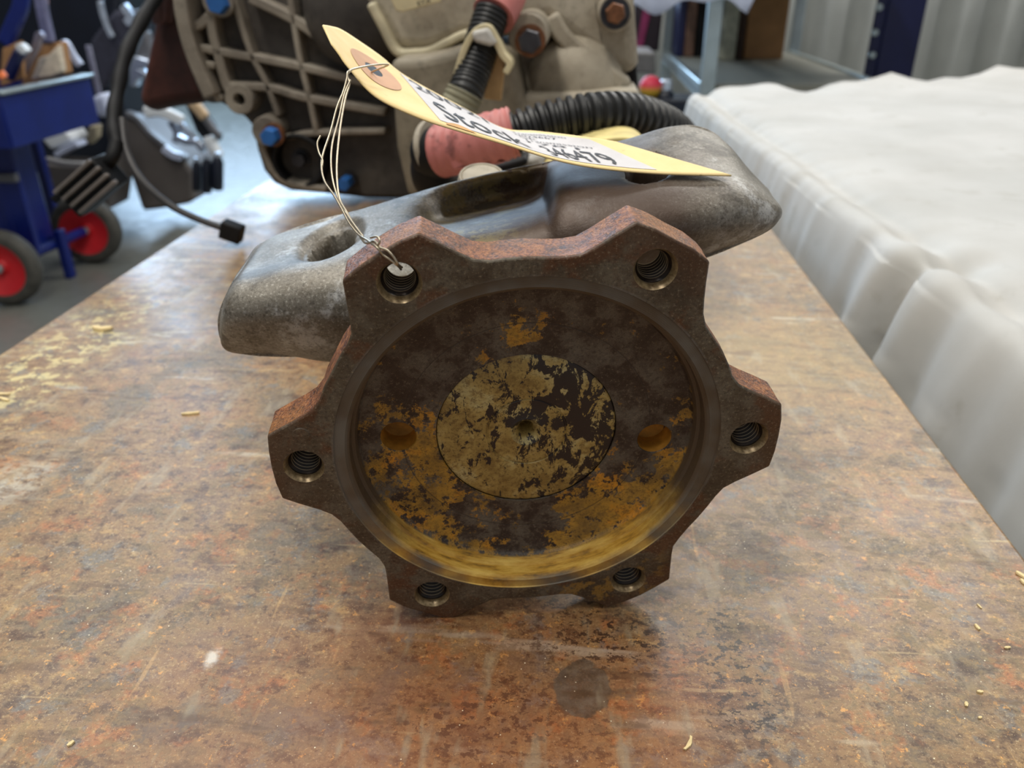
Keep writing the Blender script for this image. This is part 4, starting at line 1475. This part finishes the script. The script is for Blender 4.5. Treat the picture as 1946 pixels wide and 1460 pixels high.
# frame panel below
obj('frame_panel', box((-2.09, 2.92, -0.45), 0.03, 0.22, 0.50), M_BLUE, cart, bevel=0.006)
obj('frame_panel', box((-2.19, 2.83, -0.45), 0.36, 0.03, 0.50), M_BLUE, cart, bevel=0.006)
obj('shelf_rim', box((-2.17, 2.80, -0.40), 0.34, 0.03, 0.03), M_GREY, cart, bevel=0.004)
obj('foot', box((-2.03, 3.0, -0.75), 0.03, 0.04, 0.20), M_BLUE, cart, bevel=0.004)
obj('leg', box((-2.20, 3.25, -0.5), 0.035, 0.035, 0.6), M_BLUE, cart, bevel=0.004)
RW = 0.142
for Yw, Xw in ((2.70, -2.085), (3.20, -2.04)):
    c = Vector((Xw, Yw, FZ + RW + 0.001))
    wn = (0.10, -1.0, 0.0)
    wh = obj('wheel', lathe([(0.100, -0.032), (0.122, -0.036), (0.137, -0.026), (RW, -0.01), (RW, 0.01), (0.137, 0.026), (0.122, 0.036), (0.100, 0.032)], c, wn, seg=48), M_TYRE, cart, smooth=60)
    obj('wheel_disc', lathe([(0, 0.014), (0.022, 0.014), (0.03, 0.004), (0.075, 0.010), (0.096, 0.028), (0.103, 0.031), (0.103, -0.03), (0, -0.02)], c, wn, seg=40), M_RED, wh, smooth=40)
    obj('axle_nut', lathe([(0, 0.030), (0.014, 0.030), (0.017, 0.026), (0.017, 0.012)], c, wn, seg=16), M_STEEL, wh)
obj('axle', tube([Vector((-2.085, 2.73, FZ + RW)), Vector((-2.043, 3.17, FZ + RW))], 0.020, 14), M_BLUE, cart)


def bar(name, px, r, m, label, cat, seg=12, group=None):
    path = crom([aty(x, y, Y) for x, y, Y in px], 6)
    return tag(obj(name, tube(path, r, seg), m, smooth=50), label, cat, group)


def bent(name, px, Y, wd, dep, m, label, cat, bevel=0.004):
    return tag(obj(name, ribbon(crom(P(px, Y), 5), wd, YV * dep, YV), m, bevel=bevel), label, cat)


# contents of the tray
slab('cardboard_flap', [(0, 165), (4, 92), (38, 78), (44, 150)], 2.90, 0.02, M_CARDBOARD, 'brown cardboard flap at the left end of the blue tray', 'cardboard', 0.003)
slab('cardboard_box', [(40, 160), (68, 88), (112, 80), (122, 140), (60, 165)], 3.07, 0.06, M_CARDBOARD, 'open brown carton in the blue cart tray', 'box', 0.004)
slab('white_carton', [(58, 152), (74, 110), (92, 104), (110, 86), (119, 136), (98, 146)], 3.03, 0.03, plain('cream_card', C(214, 200, 178), 0.7), 'cream white carton standing in the blue cart tray', 'box', 0.006)
bent('flat_bar', [(32, 152), (50, 118), (66, 88), (72, 66), (78, 74)], 2.97, 0.022, 0.02, plain('satin_steel', C(150, 146, 160), 0.35, 0.6), 'grey steel bar with a bright hooked end in the tray', 'bar')
tl = thing('hand_tool', aty(12, 152, 2.84), 'navy-handled hand tool with a pale cap in the cart tray', 'tool')
obj('grip', ribbon(crom(P([(10, 150), (22, 122), (34, 98)], 2.84), 5), 0.036, YV * 0.03, YV), M_NAVY, tl, bevel=0.008)
obj('cap', ribbon(crom(P([(32, 92), (38, 90), (46, 100)], 2.83), 5), 0.022, YV * 0.03, YV), M_WHITE, tl, bevel=0.005)
bar('orange_plug', [(0, 138, 2.68), (3, 142, 2.68), (7, 148, 2.68)], 0.014, plain('orange_plastic', C(236, 120, 60), 0.5), 'orange plastic plug at the left end of the tray', 'plug')
bent('light_blue_strip', [(116, 82), (124, 84), (138, 108), (150, 124)], 3.24, 0.022, 0.02, M_LAV, 'pale blue bent strip at the right end of the tray', 'strip')
bs = thing('lifting_strap', aty(4, 90, 2.9), 'blue strap with a pale edge rising behind the tray', 'strap')
obj('webbing', ribbon(crom(P([(4, 84), (20, 48), (34, 14), (36, -20)], 2.9), 5), 0.05, YV * 0.03, YV), M_BLUE, bs, bevel=0.008)
obj('edge_binding', ribbon(crom(P([(18, 80), (36, 40), (44, 10), (38, -20)], 2.94), 5), 0.02, YV * 0.02, YV), M_LAV, bs, bevel=0.004)
bent('mast', [(70, -20), (78, 30), (90, 80)], 3.05, 0.036, 0.03, plain('lilac_grey_steel', C(120, 120, 150), 0.45, 0.3), 'grey mast standing behind the blue tray', 'post', 0.004)
bar('pink_lamp', [(76, 0, 3.3), (82, 2, 3.3), (88, 2, 3.3)], 0.014, plain('pink_glass', C(250, 190, 190), 0.3), 'small pink knob at the top of the dark cabinet', 'knob')
# dark cabinet and machinery behind
cab = thing('machine_cabinet', aty(130, 330, 3.85), 'dark blue-black machine cabinet with chrome fittings behind the blue cart', 'cabinet')
obj('cabinet_body', prism(P([(-80, 330), (-80, -60), (232, -60), (216, 90), (232, 205), (240, 310), (110, 330)], 3.85), YV * 0.5), M_DARKCAB, cab, bevel=0.02)
obj('slate_hood', prism(P([(168, 78), (215, 20), (258, 18), (262, 60), (232, 110), (205, 160), (190, 175)], 3.72), YV * 0.13), plain('slate_enamel', C(58, 58, 70), 0.4), cab, bevel=0.02)
obj('chrome_handle', ribbon(crom(P([(188, 2), (193, 26), (202, 52), (212, 72)], 3.68), 5), 0.026, YV * 0.02, YV), M_SHINY, cab, bevel=0.005)
obj('chrome_bracket', ribbon(crom(P([(232, 10), (240, 22), (246, 36), (238, 44)], 3.68), 5), 0.03, YV * 0.03, YV), M_SHINY, cab, bevel=0.006)
slab('wooden_board', [(185, 4), (275, 40), (300, -40), (185, -40)], 4.45, 0.1, plain('brown_board', C(96, 56, 36), 0.6), 'reddish brown board above the dark cabinet', 'board', 0.01)
pb = thing('plastic_paddle', aty(190, 225, 3.32), 'white plastic container with a grey stick beside the tray', 'container')
obj('cup', prism(P([(172, 184), (196, 176), (208, 212), (196, 226), (174, 218)], 3.32), YV * 0.08), M_LAV, pb, bevel=0.02, seg=4)
obj('stick', ribbon(P([(166, 86), (176, 130), (188, 182)], 3.34), 0.022, YV * 0.012, YV), plain('grey_stick', C(128, 128, 146), 0.5), pb, bevel=0.003)
# below the tray: jug, platform
jug = thing('white_jug', aty(100, 290, 3.55), 'white plastic jug lying under the blue tray', 'jug')
obj('body', prism(P([(66, 252), (86, 240), (112, 240), (134, 256), (138, 270), (96, 286)], 3.55), YV * 0.14), M_WHITE, jug, bevel=0.03, seg=4)
obj('collar', ribbon(P([(104, 296), (120, 286), (146, 274)], 3.53), 0.025, YV * 0.08, YV), M_LAV, jug, bevel=0.004)
slab('grey_platform', [(80, 312), (160, 318), (205, 298), (214, 330), (205, 400), (110, 400), (96, 340)], 3.5, 0.2, M_TUB, 'taupe platform truck body between cart and tub', 'platform', 0.01)
bent('light_rail', [(84, 304), (120, 312), (160, 314)], 3.3, 0.02, 0.03, plain('pale_grey_rail', C(156, 152, 148), 0.4), 'pale grey rail along the taupe platform', 'rail')
slab('pale_block', [(162, 268), (168, 240), (184, 238), (182, 262), (170, 276)], 3.3, 0.05, plain('beige_block', C(170, 158, 132), 0.6), 'small beige block under the blue tray', 'block', 0.008)
# taupe tub with tools
tub = thing('plastic_tub', aty(330, 395, 3.75), 'large taupe plastic tub filled with shiny tools on the floor', 'tub')
pts = P([(234, 240), (238, 218), (258, 222), (300, 268), (350, 306), (366, 330), (368, 382), (356, 388), (320, 396), (270, 402), (246, 330)], 3.75)
obj('tub_body', prism(pts, YV * 0.3), M_TUB, tub, bevel=0.02, seg=4)
obj('tub_rim', ribbon(crom(P([(236, 216), (258, 226), (284, 256), (320, 284), (352, 304)], 3.73), 5), 0.024, YV * 0.05, YV), M_GREY, tub, bevel=0.005)
bent('tub_clip', [(308, 282), (324, 294), (342, 300)], 3.7, 0.034, 0.03, M_LAV, 'pale blue clip on the rim of the taupe tub', 'clip')
slab('bright_bracket', [(246, 166), (246, 130), (254, 106), (286, 116), (286, 126), (266, 132), (280, 140), (276, 150), (262, 150), (258, 166)], 3.6, 0.05, M_SHINY, 'bright white angled bracket beside the black harness', 'bracket', 0.008)
slab('dark_cone', [(256, 106), (276, 58), (290, 116)], 3.65, 0.06, M_GREY, 'dark grey tapered post above the bright bracket', 'post', 0.01)
bent('white_lever', [(272, 214), (300, 212), (326, 222), (346, 232)], 3.6, 0.05, 0.03, M_WHITE, 'white curved lever on top of the tub', 'lever', 0.01)
bent('silver_bracket', [(322, 232), (334, 252), (332, 272)], 3.62, 0.03, 0.03, M_SHINY, 'silver bent bracket hanging from the white lever', 'bracket')
bent('silver_rod', [(340, 236), (358, 256), (386, 288)], 3.58, 0.028, 0.03, M_SHINY, 'silver rod lying across the tub tools', 'rod')
bent('silver_spanner', [(334, 262), (352, 270), (372, 272), (384, 284)], 3.56, 0.03, 0.03, M_SHINY, 'silver spanner lying on the tub tools', 'spanner')
br = thing('brush', aty(400, 262, 3.55), 'dark tool with a tan wooden grip in the tub', 'brush')
obj('grip', ribbon(P([(358, 192), (372, 206), (388, 226)], 3.55), 0.045, YV * 0.04, YV), plain('tan_wood', C(196, 168, 132), 0.6), br, bevel=0.012, seg=3)
obj('shaft', ribbon(P([(386, 224), (402, 246), (416, 262)], 3.56), 0.034, YV * 0.03, YV), M_GREY, br, bevel=0.008)
obj('head', ribbon(P([(344, 196), (340, 180), (352, 170), (364, 176)], 3.55), 0.022, YV * 0.03, YV), M_SHINY, br, bevel=0.008)
slab('black_case', [(350, 196), (362, 190), (398, 240), (412, 268), (396, 280), (372, 250)], 3.62, 0.08, M_BLACK, 'black tool case behind the tan grip', 'case', 0.01)
for k, (x0, x1, y0, y1) in enumerate(((366, 382, 300, 362), (384, 402, 294, 366), (403, 424, 290, 360))):
    rt = thing('socket_canister', aty((x0 + x1) / 2, y1, 3.5), ('black canister nearest the taupe tub', 'middle black canister with a shiny neck', 'rightmost black canister beside the bright floor')[k], 'canister', 'black canisters beside the tub')
    cc = aty((x0 + x1) / 2, y1, 3.5)
    tp = aty((x0 + x1) / 2, y0, 3.5)
    rr = (aty(x1, y1, 3.5) - aty(x0, y1, 3.5)).length / 2
    hh = (tp - cc).length
    obj('body', lathe([(0, 0), (rr * 0.9, 0), (rr, rr * 0.3), (rr, hh * 0.75), (rr * 0.55, hh * 0.9)], cc, (tp - cc), seg=20), M_DARKCAB, rt)
    obj('neck', lathe([(rr * 0.55, hh * 0.88), (rr * 0.5, hh), (0, hh)], cc, (tp - cc), seg=20), M_SHINY, rt)
slab('white_bag', [(382, 262), (402, 258), (412, 282), (420, 300), (408, 306), (392, 286)], 3.56, 0.05, M_WHITE, 'crumpled white bag on the tub tools', 'bag', 0.015)
